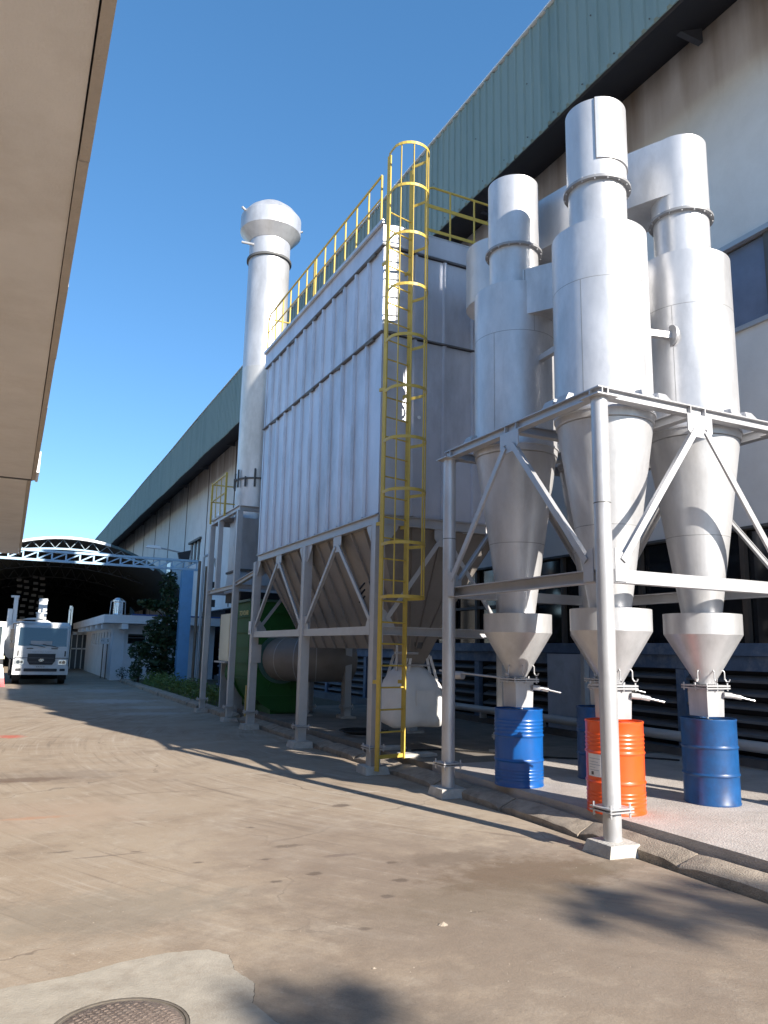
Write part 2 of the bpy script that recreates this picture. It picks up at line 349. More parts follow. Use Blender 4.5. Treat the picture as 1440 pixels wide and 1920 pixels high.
def copy_thing(root, loc, label, rotz=0):
    r = root.copy(); COL.objects.link(r); r.location = loc; r.rotation_euler = (0, 0, rotz); r['label'] = label
    def rec(a, b):
        for ch in list(a.children):
            c = ch.copy(); COL.objects.link(c); c.parent = b; rec(ch, c)
    rec(root, r); return r
def text(name, s_, size, m, parent, loc, rot, depth=.002):
    cu = bpy.data.curves.new(name, 'FONT'); cu.body = s_; cu.size = size; cu.extrude = depth; cu.align_x = 'CENTER'; cu.align_y = 'CENTER'
    t = bpy.data.objects.new(name, cu); COL.objects.link(t); bpy.context.view_layer.update()
    me = bpy.data.meshes.new_from_object(t); bpy.data.objects.remove(t); me.materials.clear(); me.materials.append(m)
    o = bpy.data.objects.new(name, me); COL.objects.link(o); o.parent = parent; o.location = Vector(loc)-OFF[parent]; o.rotation_euler = rot; OFF[o] = Vector(loc); return o

# ================================================================== GROUND
def grid(x0, x1, y0, y1, nx, ny, fz):
    mb = MB(); vs = [(x0+(x1-x0)*i/nx, y0+(y1-y0)*j/ny) for j in range(ny+1) for i in range(nx+1)]
    mb.add([(x, y, fz(x, y)) for x, y in vs], [(j*(nx+1)+i, j*(nx+1)+i+1, (j+1)*(nx+1)+i+1, (j+1)*(nx+1)+i) for j in range(ny) for i in range(nx)]); return mb
gm = MB(); gm.add([(-700, -700, -.03), (700, -700, -.03), (700, 900, -.03), (-700, 900, -.03)], [(0, 1, 2, 3)])
ST('ground', gm, SOIL)
ST('road', grid(-14, 4.845, -30, 110, 4, 40, lambda x, y: 0.0), ROAD)
def kerbx(y):   # road edge on the plant side
    return 4.84+.02*math.sin(y*1.3)-(.16 if y > 17 else .0)*min(1, (y-17)/4 if y > 17 else 0)
PX0 = 5.17
pl = MB(); pl.box(PX0, 9.5, -2.0, 9.1, -.02, .19); ST('platform', pl, PLAT)
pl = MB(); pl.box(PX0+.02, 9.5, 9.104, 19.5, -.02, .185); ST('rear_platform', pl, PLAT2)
apr = MB(); apr.box(4.87, 60, -60, -2.02, -.02, .004); ST('yard', apr, PLAT)
# gutter strip between road and kerb
gu = MB(); gu.box(4.84, PX0, -2.0, 36, -.13, -.09); ST('gutter', gu, CRACK)
kr = T('kerb', 'x', 'kerb'); del kr['label']; del kr['category']; kr['kind'] = 'structure'
y = -2.0; k = 0
while y < 36:
    ln = random.uniform(1.15, 1.5) if y < 17 else random.uniform(1.0, 1.25)
    if abs(y+ln-5.33) < .35: ln = 5.30-y
    gap = .012 if abs(y+ln-5.30) > .01 else .07
    x0 = kerbx(y+ln/2)+random.uniform(.035, .06); x1 = PX0-.045; z0 = .07+random.uniform(-.01, .012); z1 = .125+random.uniform(-.008, .01)
    if y > 17: z1 = .16; x1 = 4.98; z0 = .12
    mb = MB(); n = 7
    rings = []
    for i in range(n+1):
        yy = y+(ln-gap)*i/n; j = lambda a: random.uniform(-a, a)
        e = .035 if i in (0, n) else 0
        rings.append([(x0-.004+j(.006), yy, -.10), (x0+j(.007), yy, z0-.015-e+j(.006)), (x0+.03+j(.006), yy, z0+.006-e+j(.005)), (x1-.03+j(.004), yy, z1-e*.5+j(.004)), (x1+j(.003), yy, z1-.012-e*.5), (x1, yy, -.10)])
    vs = [p for r_ in rings for p in r_]; m_ = 6
    fs = [(i*m_+q, i*m_+q+1, (i+1)*m_+q+1, (i+1)*m_+q) for i in range(n) for q in range(m_-1)]+[tuple(range(m_)), tuple(range(n*m_, n*m_+m_))[::-1]]
    mb.add(vs, fs); P('kerb_stone', mb, KERB, kr, smooth=35)
    y += ln
# concrete patch round the manhole
pts = [(-1.2, 4.32), (-.6, 4.40), (-.1, 4.37), (.15, 4.42), (.45, 4.44), (.72, 4.53), (.95, 4.56), (1.16, 4.52), (1.24, 4.40), (1.22, 4.20), (1.27, 4.0), (1.20, 3.8), (1.26, 3.5), (1.2, 3.2), (1.25, 2.6), (-1.2, 2.6)]
def jag(pts, amp, sub=7):
    o = []
    for i in range(len(pts)):
        a = Vector((*pts[i], 0)); b = Vector((*pts[(i+1) % len(pts)], 0)); d = b-a; nrm = Vector((-d.y, d.x, 0)).normalized()
        for s_ in range(sub): o.append(a+d*s_/sub+nrm*random.uniform(-amp, amp))
    return o
pj_ = jag(pts, .005)
hole = [((.6+.300*math.cos(t*math.pi/20)), 3.79+.300*math.sin(t*math.pi/20)) for t in range(40)]
import bmesh
def sheet(name, loop, z, m, holes=()):
    bm = bmesh.new(); edges = []
    for lp in [loop]+list(holes):
        vs = [bm.verts.new((p[0], p[1], z)) for p in lp]
        for i in range(len(vs)): edges.append(bm.edges.new((vs[i], vs[(i+1) % len(vs)])))
    bmesh.ops.triangle_fill(bm, use_beauty=True, edges=edges)
    for f in bm.faces:
        if f.normal.z < 0: f.normal_flip()
    me = bpy.data.meshes.new(name); bm.to_mesh(me); bm.free(); me.materials.append(m)
    o = bpy.data.objects.new(name, me); COL.objects.link(o); o['kind'] = 'structure'; return o
sheet('pavement_patch', [(p.x, p.y) for p in pj_], .008, PATCH, [hole])
cr = []
cen = Vector((0, 3.5, 0))
sheet('pavement_crack', [(p.x+(p-cen).normalized().x*random.uniform(.002, .009), p.y+(p-cen).normalized().y*random.uniform(.002, .009)) for p in pj_], .004, CRACK)
mh = T('manhole_cover', 'round brown iron manhole cover in the pale concrete patch at the bottom left', 'manhole cover', (.6, 3.79, 0))
c1 = MB().lathe([(0, .006), (.268, .006), (.275, .002), (.275, -.02)], 48, (.6, 3.79)); P('lid', c1, MANH, mh, smooth=30)
c2 = MB().lathe([(.283, .0), (.283, .0078), (.296, .0078), (.298, .0)], 48, (.6, 3.79)); P('frame_ring', c2, CRACK, mh, smooth=30)
c3 = MB()
for i in range(-7, 8):
    for j in range(-9, 10):
        x_, y_ = i*.033, j*.026+(.013 if i % 2 else 0)
        if math.hypot(x_, y_) < .245:
            a = .35; ca, sa = math.cos(a), math.sin(a); X_, Y_ = .6+x_*ca-y_*sa, 3.79+x_*sa+y_*ca
            c3.beam((X_-.010*ca, Y_-.010*sa, .0065), (X_+.010*ca, Y_+.010*sa, .0065), .009, .003)
o = P('raised_tread', c3, MANH, mh); o['kind'] = 'stuff'
# loose stones and flakes
for (x_, y_, s_, lb) in ((2.57, 4.37, .035, 'small pale stone chip lying alone on the open road in the foreground'), (1.9, 3.95, .014, 'tiny dark pebble on the road right of the pale concrete patch')):
    mb = MB(); vs = []
    for i in range(7):
        t = i*2*math.pi/7; vs.append((x_+s_*math.cos(t)*random.uniform(.7, 1.3), y_+s_*.7*math.sin(t)*random.uniform(.7, 1.3), .001))
    vs.append((x_, y_, s_*.6)); mb.add(vs, [tuple(range(7))[::-1]]+[(i, (i+1) % 7, 7) for i in range(7)])
    TM('stone', mb, KERB, lb, 'stone', origin=(x_, y_, 0))
deb = MB()
for i in range(1500):
    x_ = random.uniform(-1, 4.8); y_ = random.uniform(3, 14); s_ = random.uniform(.002, .007)
    if random.random() < .35: x_ = random.uniform(4.5, 4.9); y_ = random.uniform(3, 18)
    deb.add([(x_+s_*math.cos(t)*random.uniform(.6, 1.3), y_+s_*math.sin(t)*random.uniform(.6, 1.3), .0005) for t in (0, 1.6, 3.1, 4.7)]+[(x_, y_, s_*.6)], [(0, 1, 4), (1, 2, 4), (2, 3, 4), (3, 0, 4)])
TM('gravel_grit', deb, KERB, 'grit and crumbs scattered over the road and along the kerb', 'grit', kind='stuff')

# ================================================================== FACTORY HALL
WX, FX = 9.5, 7.7
Y0, Y1 = -.36, 92.0
hall = T('factory_hall', 'long cream factory hall with a deep green corrugated fascia along the right side', 'building', (WX, Y0, 0))
joint = [Y0, 13.6]
yy = 13.6
while yy < 92: yy += 5.85; joint.append(yy)
# windows in the hall: (y0,y1,z0,z1)
HIGHW = [(3.2, 8.45, 6.62, 7.92)]
def wallpanel(a, b, z0, z1):
    mb = MB(); mb.box(WX, WX+.25, a+.012, b-.012, z0, z1); return mb
for a, b in zip(joint[:-1], joint[1:]):
    segs = [(3.54, 12.2)]
    if a < 10: segs = [(3.54, 6.55), (7.95, 12.2)]
    if a > 38: segs = [(.02, 12.2)]
    holes = []
    if 41 < a < 47.5: holes = [(44.0, 47.0, 6.5, 7.8)]
    if segs == [(.02, 12.2)] and holes:
        h0 = holes[0]; mb = MB(); mb.box(WX, WX+.25, a+.012, b-.012, .02, h0[2]); mb.box(WX, WX+.25, a+.012, b-.012, h0[3], 12.2)
        if h0[0] > a: mb.box(WX, WX+.25, a+.012, min(h0[0], b), h0[2], h0[3])
        if h0[1] < b: mb.box(WX, WX+.25, h0[1], b-.012, h0[2], h0[3])
        P('wall_panel', mb, WALL, hall); continue
    for z0, z1 in segs: P('wall_panel', wallpanel(a, b, z0, z1), WALL, hall)
jm = MB()
for a in joint[1:]: jm.box(WX+.1, WX+.2, a-.02, a+.02, 3.6, 12.2)
P('joint_seal', jm, SEAM, hall)
core = MB(); core.box(WX+.26, WX+.36, Y0, Y1, 0, 12.2); core.box(WX+.3, WX+30, Y0, Y0+.3, 0, 15); P('inner_wall', core, DARKST, hall)
dj = MB()
for a in joint[2:]: dj.box(WX-.03, WX-.002, a-.05, a+.05, 3.6 if a < 38 else 0, 12.0)
P('joint_strip', dj, mat('grey_brown_strip', (.16, .14, .13), .8, 0, .15), hall)
# high shuttered window behind the right cyclone
wf = MB(); wf.box(WX-.04, WX+.06, 3.1, 13.5, 7.90, 7.98); wf.box(WX-.05, WX+.1, 3.1, 13.5, 6.50, 6.57)
wfo = P('window_frame', wf, SILVER2, hall)
for i, (a, b) in enumerate(((3.2, 5.1), (5.14, 6.75), (6.98, 8.65), (8.7, 10.3), (10.35, 12.0), (12.05, 13.4))):
    sh = MB(); sh.box(WX+.10, WX+.14, a, b, 6.57, 7.90); P('shutter_panel', sh, mat('blue_grey_shutter%d' % i, (.17+.02*(i % 2), .20+.02*(i % 2), .28), .6, .1, .15, 2), hall)
sp_ = MB(); sp_.box(WX+.04, WX+.16, 6.75, 6.98, 6.57, 7.90); P('mullion', sp_, SEAM, hall)
# far upper windows with tilted sash
for (a, b, z0, z1) in ((44.0, 47.0, 6.5, 7.8),):
    w = MB(); w.box(WX-.12, WX+.2, a-.1, b+.1, z1, z1+.12); fo = P('window', w, SEAM, hall)
    w = MB(); w.box(WX+.1, WX+.14, a, b, z0, z1); P('pane', w, GLASS, fo)
    w = MB()
    for t in (.0, .33, .66, 1.0): w.box(WX+.02, WX+.1, a+(b-a-.12)*t, a+(b-a-.12)*t+.12, z0, z1)
    P('sash_bar', w, SILVER2, fo)
for (a, b, z0, z1) in ((52.5, 54.2, 5.4, 7.4), (70.6, 73.2, 4.8, 6.9), (62.0, 63.5, 3.0, 4.6)):
    w = MB(); w.box(WX-.06, WX-.01, a, b, z0, z1); fo = P('window', w, SEAM, hall); w = MB(); w.box(WX-.09, WX-.065, a+.15, b-.15, z0+.15, z1-.15); P('pane', w, GLASS, fo)
# low dark glazing band z 1.85..3.54 and louvres below
gb = MB(); gb.box(WX+.12, WX+.15, Y0, 38, 1.86, 3.52); P('glazing', gb, GLASS, hall)
y_ = 3.6
me_mul = MB().box(-.04, .04, -.04, .04, 0, 1.68).mesh('mullion', mat('brown_window_mullion', (.07, .055, .045), .6))
while y_ < 37: PM('mullion', me_mul, hall, (WX+.06, y_, 1.85)); y_ += 1.02
tr = MB(); tr.box(WX+.03, WX+.10, Y0, 38, 2.62, 2.68); P('transom', tr, MATS['brown_window_mullion'], hall)
ov = MB(); ov.box(WX-.02, WX+.14, Y0, 38, 3.50, 3.54); P('lintel', ov, SEAM, hall)
sb = MB(); sb.box(WX-.10, WX+.1, Y0, 38, 1.68, 1.86); sb.box(WX-.05, WX+.1, Y0, 38, 1.47, 1.675); P('sill_beam', sb, BLUESILL, hall)
posts = [5.9, 8.84, 11.55, 14.62, 17.6, 20.6, 23.6, 26.6, 29.6, 32.6, 35.6]
me_post = MB().box(-.09, .02, -.085, .085, .16, 1.46).mesh('louver_post', BLUESILL)
for a in posts: PM('louver_post', me_post, hall, (WX, a, 0))
slat = MB(); slat.hexa([(WX-.06, 0, 0), (WX+.10, 0, .07), (WX+.10, 2.76, .07), (WX-.06, 2.76, 0)], [(WX-.06, 0, .035), (WX+.09, 0, .10), (WX+.09, 2.76, .10), (WX-.06, 2.76, .035)])
me_slat = slat.mesh('louver_slat', LOUV)
for a in posts[:-3]:
    for kz in range(6):
        if 11.5 < a < 11.6 and True: pass
        PM('louver_slat', me_slat, hall, (0, a+.09, .38+kz*.185))
back = MB(); back.box(WX+.16, WX+.2, Y0, 38, .0, 1.8); P('dark_backing', back, DARKST, hall)
pier = MB(); pier.box(WX-.14, WX+.1, 10.6, 12.05, .18, 1.66); P('wall_pier', pier, mat('blue_grey_pier_render', (.40, .45, .55), .8, 0, .14, 1.5, .2, 20, dirt=(.2, .21, .25), dirtamt=.6), hall)
plin = MB(); plin.box(WX-.25, WX+.1, Y0, 38, .0, .30); P('wall_footing', plin, mat('dark_footing', (.12, .12, .13), .85, 0, .3, 2), hall)
dp = MB(); dp.box(WX-.26, WX-.16, 10.85, 10.95, .18, 3.4); P('drain_pipe', dp, PIPEM, hall)
hp = MB(); hp.tube((WX-.34, Y0, .50), (WX-.34, 18.5, .46), .075, 16); P('service_pipe', hp, PIPEM, hall, smooth=40)
br = MB()
for a in range(4, 19, 2): br.box(WX-.40, WX-.26, a-.03, a+.03, .3, .41)
P('pipe_bracket', br, SILVER2, hall)
bp_ = MB(); bp_.tube((WX-.2, 67.8, 2), (WX-.2, 69.4, 8.2), .22, 8); P('blue_downpipe', bp_, BLUEP, hall)
# fascia sheets: 1 m each, trapezoid ribs every 0.25 m
def fascia():
    mb = MB(); prof = []
    for kx in range(4):
        o_ = kx*.25; prof += [(o_, 0), (o_+.15, 0), (o_+.17, .028), (o_+.225, .028), (o_+.245, 0)]
    prof.append((1.0, 0)); n = len(prof)
    zb, zt = 10.84, 13.17
    vs = [(-d, y_, zb+(0.0 if d == 0 else .03)) for y_, d in prof]+[(-d, y_, zt+(0.0 if d == 0 else .03)) for y_, d in prof]+[(.02, y_, zb) for y_, d in prof]
    return mb.add(vs, [(i, i+1, n+i+1, n+i) for i in range(n-1)]+[(i, i+1, 2*n+i+1, 2*n+i) for i in range(n-1)])
me_f = fascia().mesh('fascia_sheet', GREENR)
for i in range(93):
    wob = .05*math.sin(i*.37)+.04*math.sin(i*.9+1)+(.10 if i < 22 else 0)*0
    o = PM('fascia_sheet', me_f, hall, (FX+random.uniform(-.008, .008), Y0+i, random.uniform(-.015, .015)+wob*.4))
scr = MB()
for i in range(260):
    y_ = Y0+.075+i*.25
    if i % 3 == 0: scr.tube((FX-.002, y_, 10.99), (FX-.014, y_, 10.99), .013, 6)
    if i % 7 == 0: scr.tube((FX-.002, y_, 12.1), (FX-.014, y_, 12.1), .013, 6)
o = P('screw', scr, SEAM, hall); o['kind'] = 'stuff'
cap = MB()
for i in range(93):
    z_ = 13.21+.02*math.sin(i*.37); cap.hexa([(FX-.06, Y0+i, z_-.03), (FX+.35, Y0+i, z_+.03), (FX+.35, Y0+i+.985, z_+.03), (FX-.06, Y0+i+.985, z_-.03)], [(FX-.06, Y0+i, z_), (FX+.35, Y0+i, z_+.07), (FX+.35, Y0+i+.985, z_+.07), (FX-.06, Y0+i+.985, z_)])
P('roof_edge_cap', cap, WHITEP, hall)
rf = MB(); rf.hexa([(FX+.1, Y0, 12.95), (FX+30, Y0, 16.1), (FX+30, Y1+1, 16.1), (FX+.1, Y1+1, 12.95)], [(FX+.1, Y0, 13.15), (FX+30, Y0, 16.3), (FX+30, Y1+1, 16.3), (FX+.1, Y1+1, 13.15)])
P('roof', rf, GREENR, hall)
sf = MB(); sf.hexa([(FX+.03, Y0, 11.06), (WX+.3, Y0, 12.16), (WX+.3, Y1, 12.16), (FX+.03, Y1, 11.06)], [(FX+.03, Y0, 11.14), (WX+.3, Y0, 12.3), (WX+.3, Y1, 12.3), (FX+.03, Y1, 11.14)])
P('soffit', sf, DARKST, hall)
ft = MB(); ft.beam((FX+.08, Y0, 10.95), (FX+.08, Y1, 10.95), .06, .12); P('edge_purlin', ft, mat('brown_dark_purlin', (.05, .045, .045), .8), hall)
me_br = MB().box(-.5, .35, -.05, .05, -.32, -.02).mesh('bracket', mat('dark_bracket', (.05, .055, .07), .7))
for i in range(16): PM('bracket', me_br, hall, (WX-.45, 7.75+5.85*i, 12.0))
# end wall of the hall toward the camera side
ew = MB(); ew.box(WX, WX+26, Y0-.2, Y0-.01, 0, 12.6); P('end_wall', ew, WALL, hall)

# ================================================================== CANOPY ON THE LEFT
cn = T('overhead_canopy', 'cream rendered concrete canopy slab jutting overhead along the left edge', 'canopy', (-4, 0, 0))
sl1 = MB(); sl1.box(-4.5, .095, -12, 15.1, 4.6, 4.95); P('canopy_slab', sl1, CANOPY, cn)
sl2 = MB(); sl2.box(-4.5, .03, 15.16, 28.4, 4.6, 4.95); P('canopy_slab', sl2, CANOPY, cn)
el = MB()
y_ = -12
while y_ < 15.0:
    l_ = 1.85; el.box(.10+random.uniform(0, .006), .165+random.uniform(-.004, .004), y_, min(y_+l_-.006, 15.08), 4.578+random.uniform(-.004, .004), 5.02); y_ += l_
P('edge_lip', el, CANEDGE, cn)
el2 = MB(); el2.box(.034, .10, 15.18, 28.4, 4.585, 5.0); P('edge_lip', el2, CANEDGE, cn)
jj = MB(); jj.box(-4.5, .12, 15.085, 15.165, 4.585, 4.9); P('joint_strip', jj, SEAM, cn)
ru = MB(); ru.box(.166, .21, 14.5, 15.4, 4.62, 5.0); P('rain_spout', ru, WHITEP, cn)
lw = MB(); lw.box(-4.8, -4.5, -12, 28.4, 0, 6.5); P('wall', lw, CANOPY, cn)
cl = MB()
for a in (-8, -1, 6, 13, 20, 27): cl.box(-4.1, -3.8, a, a+.3, 0, 4.6)
P('column', cl, CANOPY, cn)

# ================================================================== BAGHOUSE
bx0, bx1, by0, by1 = 4.66, 6.82, 9.85, 15.85
zb, zm, zc, zt = 3.62, 6.42, 7.84, 8.17
bh = T('dust_collector', 'tall ribbed silver filter house standing on braced legs over a long hopper', 'dust collector', (bx0, by0, 0))
inn = MB(); inn.box(bx0+.06, bx1-.06, by0+.06, by1-.06, zb+.02, zt-.03); P('inner_casing', inn, SEAM, bh)
# corrugated side panels as pieces
def addpanels(z0, z1):
    w = .5; n = 12
    for i in range(n):
        a = by0+.02+i*w; d = random.uniform(-.004, .004)
        mb = MB(); mb.box(bx0+d, bx0+.03, a+.045, a+w-.045, z0, z1); P('side_panel', mb, GALV, bh)
        mb = MB()   # trapezoid rib
        mb.hexa([(bx0-.045, a-.022, z0), (bx0+.02, a-.044, z0), (bx0+.02, a+.044, z0), (bx0-.045, a+.022, z0)],
                [(bx0-.045, a-.022, z1), (bx0+.02, a-.044, z1), (bx0+.02, a+.044, z1), (bx0-.045, a+.022, z1)])
        if i: P('rib', mb, GALV, bh)
        if False:
            mb = MB(); mb.hexa([(bx0-.018, a+.235, z0), (bx0+.01, a+.215, z0), (bx0+.01, a+.285, z0), (bx0-.018, a+.265, z0)],
                               [(bx0-.018, a+.235, z1), (bx0+.01, a+.215, z1), (bx0+.01, a+.285, z1), (bx0-.018, a+.265, z1)])
            P('rib', mb, GALV, bh)
    for i in range(4):
        a = bx0+.02+i*.53; mb = MB(); mb.box(a+.03, a+.5, by0+random.uniform(-.003, .003), by0+.03, z0, z1); P('end_panel', mb, GALV, bh)
        if i:
            mb = MB(); mb.hexa([(a-.04, by0-.0, z0), (a-.02, by0-.04, z0), (a+.02, by0-.04, z0), (a+.04, by0-.0, z0)], [(a-.04, by0-.0, z1), (a-.02, by0-.04, z1), (a+.02, by0-.04, z1), (a+.04, by0-.0, z1)])
            P('rib', mb, GALV, bh)
    mb = MB(); mb.box(bx0-.012, bx0+.05, by0-.012, by0+.055, z0, z1); mb.box(bx0-.012, bx0+.05, by1-.05, by1+.012, z0, z1); P('corner_trim', mb, GALV, bh)
addpanels(zb, zm-.035); addpanels(zm+.005, zc-.035)
lt = MB(); lt.box(bx0-.004, bx0+.24, by0-.03, by0-.004, zm+.02, zt-.02); P('cover_plate', lt, SILVER, bh, label='flat bright cover plate at the near corner')
# straps and cap
for z_ in (zm-.015, zc-.015):
    mb = MB(); mb.box(bx0-.055, bx0, by0-.02, by1+.01, z_-.010, z_+.010); mb.box(bx0-.055, bx1+.02, by0-.055, by0-.021, z_-.010, z_+.010); P('drip_strap', mb, STRAP, bh)
    mb = MB()
    for a, b in ((10.1, .3), (11.35, .22), (12.7, .35), (13.9, .2), (14.8, .3)): mb.box(bx0-.05, bx0-.02, a, a+b, z_-.05, z_-.013)
    P('strap_clip', mb, SEAM, bh)
for a, b in ((9.85-.03, 11.9), (11.91, 13.95), (13.96, 15.88)):
    mb = MB(); mb.box(bx0-.05, bx0-.02, a, b, zc+.002, zt); P('cap_plate', mb, GALV, bh)
mb = MB(); mb.box(bx0-.05, bx1+.03, by0-.055, by0-.031, zc+.002, zt-.004); P('cap_plate', mb, GALV, bh)
mb = MB(); mb.box(bx0-.06, bx1+.04, by0-.06, by1+.03, zt, zt+.02); mb.box(bx0-.1, bx0-.06, by0-.1, by1, zt-.02, zt+.04); P('roof_deck', mb, SILVER, bh)
# base frame
fr = MB(); zf = 3.53
for (p, q) in (((bx0, by0, zf), (bx0, by1, zf)), ((bx0, by0, zf), (bx1, by0, zf)), ((bx1, by0, zf), (bx1, by1, zf)), ((bx0, by1, zf), (bx1, by1, zf))): fr.ibeam(p, q, .10, .15, .012)
P('base_beam', fr, SILVER2, bh)
zl = 1.93
posty = [by0, 12.78, by1]
pm = MB(); 
def post(x_, y_, z1, w=.15):
    mb = MB(); mb.ibeam((x_, y_, .10), (x_, y_, z1), w, w, .014, (0, 1, 0)); mb.box(x_-w/2+.004, x_-w/2+.02, y_-w/2+.016, y_+w/2-.016, .10, z1); return mb
def foot(parent, x_, y_, w=.36, zf_=.32, stub=True, h=.085):
    mb = MB()
    for s_ in (0, .028): mb.box(x_-.13, x_+.13, y_-.13, y_+.13, zf_+s_, zf_+s_+.014)
    for i in (-1, 1):
        for j in (-1, 1): mb.tube((x_+i*.105, y_+j*.105, zf_-.03), (x_+i*.105, y_+j*.105, zf_+.07), .010, 6)
    P('flange', mb, SILVER2, parent)
    mb = MB(); j = lambda: random.uniform(-.02, .02)
    mb.hexa([(x_-w/2+j(), y_-w/2+j(), -.01), (x_+w/2+j(), y_-w/2+j(), -.01), (x_+w/2+j(), y_+w/2+j(), -.01), (x_-w/2+j(), y_+w/2+j(), -.01)],
            [(x_-w/2+.02+j(), y_-w/2+.02+j(), h), (x_+w/2-.02+j(), y_-w/2+.02+j(), h+.004), (x_+w/2-.02, y_+w/2-.02, h), (x_-w/2+.02, y_+w/2-.02, h+.006)])
    P('plinth', mb, CONC, parent)
for x_ in (bx0, bx1):
    for y_ in posty:
        P('post', post(x_, y_, zf-.075), SILVER2, bh); foot(bh, x_, y_, h=.10 if x_ < 5 else .22, zf_=.32 if x_ < 5 else .4)
lb_ = MB()
for (p, q) in (((bx0, by0, zl), (bx0, by1, zl)), ((bx0, by0, zl), (bx1, by0, zl)), ((bx1, by0, zl), (bx1, by1, zl)), ((bx0, by1, zl), (bx1, by1, zl))): lb_.prof(p, q, [(-.05, -.06), (.05, -.06), (.05, -.048), (-.038, -.048), (-.038, .048), (.05, .048), (.05, .06), (-.05, .06)])
P('tie_beam', lb_, SILVER2, bh)
def gus(parent, c, du, hw, hh, m=None, up=-1, tri=False, thick=.012, nrm=(1, 0, 0)):
    """gusset plate at c: du = horizontal dir, hangs (up=-1) or stands (up=1)"""
    c = Vector(c); u = Vector(du); z = Vector((0, 0, up)); nv = Vector(nrm)*thick
    pts = [c-u*hw, c+u*hw, c+u*hw+z*hh*.55, c+u*hw*.45+z*hh, c-u*hw*.45+z*hh, c-u*hw+z*hh*.55]
    mb = MB(); mb.poly([p-nv*.5 for p in pts], nv); P('gusset', mb, m or SILVER2, parent)
def cgus(parent, c, du, w, up=-1, nrm=(1, 0, 0), thick=.012):
    c = Vector(c); u = Vector(du); z = Vector((0, 0, up)); nv = Vector(nrm)*thick
    pts = [c, c+u*w, c+u*w*.9+z*w*.28, c+u*w*.25+z*w*1.15, c+z*w*1.2]
    mb = MB(); mb.poly([p-nv*.5 for p in pts], nv); P('gusset', mb, SILVER2, parent)
zt_, zl_ = zf-.075, zl+.06
for (a, b) in ((posty[0], posty[1]), (posty[1], posty[2])):
    mid = (a+b)/2
    gus(bh, (bx0-.03, mid, zt_), (0, 1, 0), .16, .26)
    for e, s_ in ((a, 1), (b, -1)):
        cgus(bh, (bx0-.03, e+s_*.076, zt_), (0, s_, 0), .24); cgus(bh, (bx0-.03, e+s_*.076, zl_), (0, s_, 0), .2, up=1)
        mb = MB(); mb.beam((bx0-.045, e+s_*.14, zl_+.10), (bx0-.045, mid-s_*.07, zt_-.17), .065, .012, (1, 0, 0)); mb.beam((bx0-.02, e+s_*.14+.03*s_, zl_+.10), (bx0-.02, mid-s_*.07+.03*s_, zt_-.17), .012, .05, (1, 0, 0)); P('brace', mb, SILVER2, bh)
for yp, sgn in ((by0, -1), (by1, 1)):
    mid = (bx0+bx1)/2
    gus(bh, (mid, yp+sgn*.03, zt_), (1, 0, 0), .16, .26, nrm=(0, 1, 0))
    for e, s_ in ((bx0, 1), (bx1, -1)):
        cgus(bh, (e+s_*.076, yp+sgn*.03, zt_), (s_, 0, 0), .24, nrm=(0, 1, 0)); cgus(bh, (e+s_*.076, yp+sgn*.03, zl_), (s_, 0, 0), .2, up=1, nrm=(0, 1, 0))
        mb = MB(); mb.beam((e+s_*.14, yp+sgn*.045, zl_+.10), (mid-s_*.07, yp+sgn*.045, zt_-.17), .065, .012, (0, 1, 0)); P('brace', mb, SILVER2, bh)
# hopper
hx, hb = (bx0+bx1)/2, 1.68
ht = 3.45; e0 = .05
T4 = [(bx0+e0, by0+e0, ht), (bx1-e0, by0+e0, ht), (bx1-e0, by1-e0, ht), (bx0+e0, by1-e0, ht)]
B4 = [(hx-.20, by0+.85, hb), (hx+.20, by0+.85, hb), (hx+.20, by1-.85, hb), (hx-.20, by1-.85, hb)]
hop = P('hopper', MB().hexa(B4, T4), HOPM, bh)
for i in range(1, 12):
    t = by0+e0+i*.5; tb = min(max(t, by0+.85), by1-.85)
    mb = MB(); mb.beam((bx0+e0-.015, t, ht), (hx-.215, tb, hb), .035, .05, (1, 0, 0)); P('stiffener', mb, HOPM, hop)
for i in range(1, 4):
    t = bx0+e0+i*.52; mb = MB(); mb.beam((t, by0+e0-.015, ht), (hx-.2+.1*i, by0+.83, hb), .012, .05, (0, 1, 0)); P('stiffener', mb, HOPM, hop)
# outlet with knife valve over the big bag
ox, oy = 5.80, 10.95
mb = MB(); mb.hexa([(ox-.16, oy-.16, 1.50-.05), (ox+.16, oy-.16, 1.45), (ox+.16, oy+.16, 1.45), (ox-.16, oy+.16, 1.45)], [(ox-.25, oy-.35, 1.95), (ox+.35, oy-.35, 1.95), (ox+.3, oy+.3, 1.95), (ox-.25, oy+.3, 1.95)]); P('outlet_chute', mb, HOPM, bh)
mb = MB(); mb.tube((ox, oy-.3, 1.78), (ox, oy-.24, 1.78), .09, 14); P('inspection_port', mb, SEAM, bh)
mb = MB(); mb.box(ox-.24, ox+.24, oy-.2, oy+.2, 1.42, 1.446); mb.tube((ox-.4, oy-.25, 1.62), (ox+.0, oy-.25, 1.62), .02, 8); mb.tube((ox-.37, oy-.25, 1.35), (ox-.37, oy-.25, 1.75), .02, 8); P('knife_valve', mb, SILVER2, bh)
mb = MB()
for dy in (0, .1, .2): mb.tube((bx0-.01, 10.42, 2.35+dy), (bx0-.01+.12, 10.5+dy*.1, 2.45+dy), .014, 6)
mb.path([(5.02, 10.9, 2.72), (4.98, 10.75, 2.62), (5.06, 10.65, 2.45), (5.1, 10.8, 2.3)], .01, 6); P('cable_loop', mb, BLACK, bh)
mb = MB(); mb.box(bx0-.11, bx0-.09, by1-.075, by1+.07, 1.93, 2.20); P('notice_plate', mb, WHITEP, bh); 
mb = MB(); mb.box(bx0-.114, bx0-.111, by1-.04, by1+.04, 1.955, 2.01); P('notice_mark', mb, GTEXT, bh)
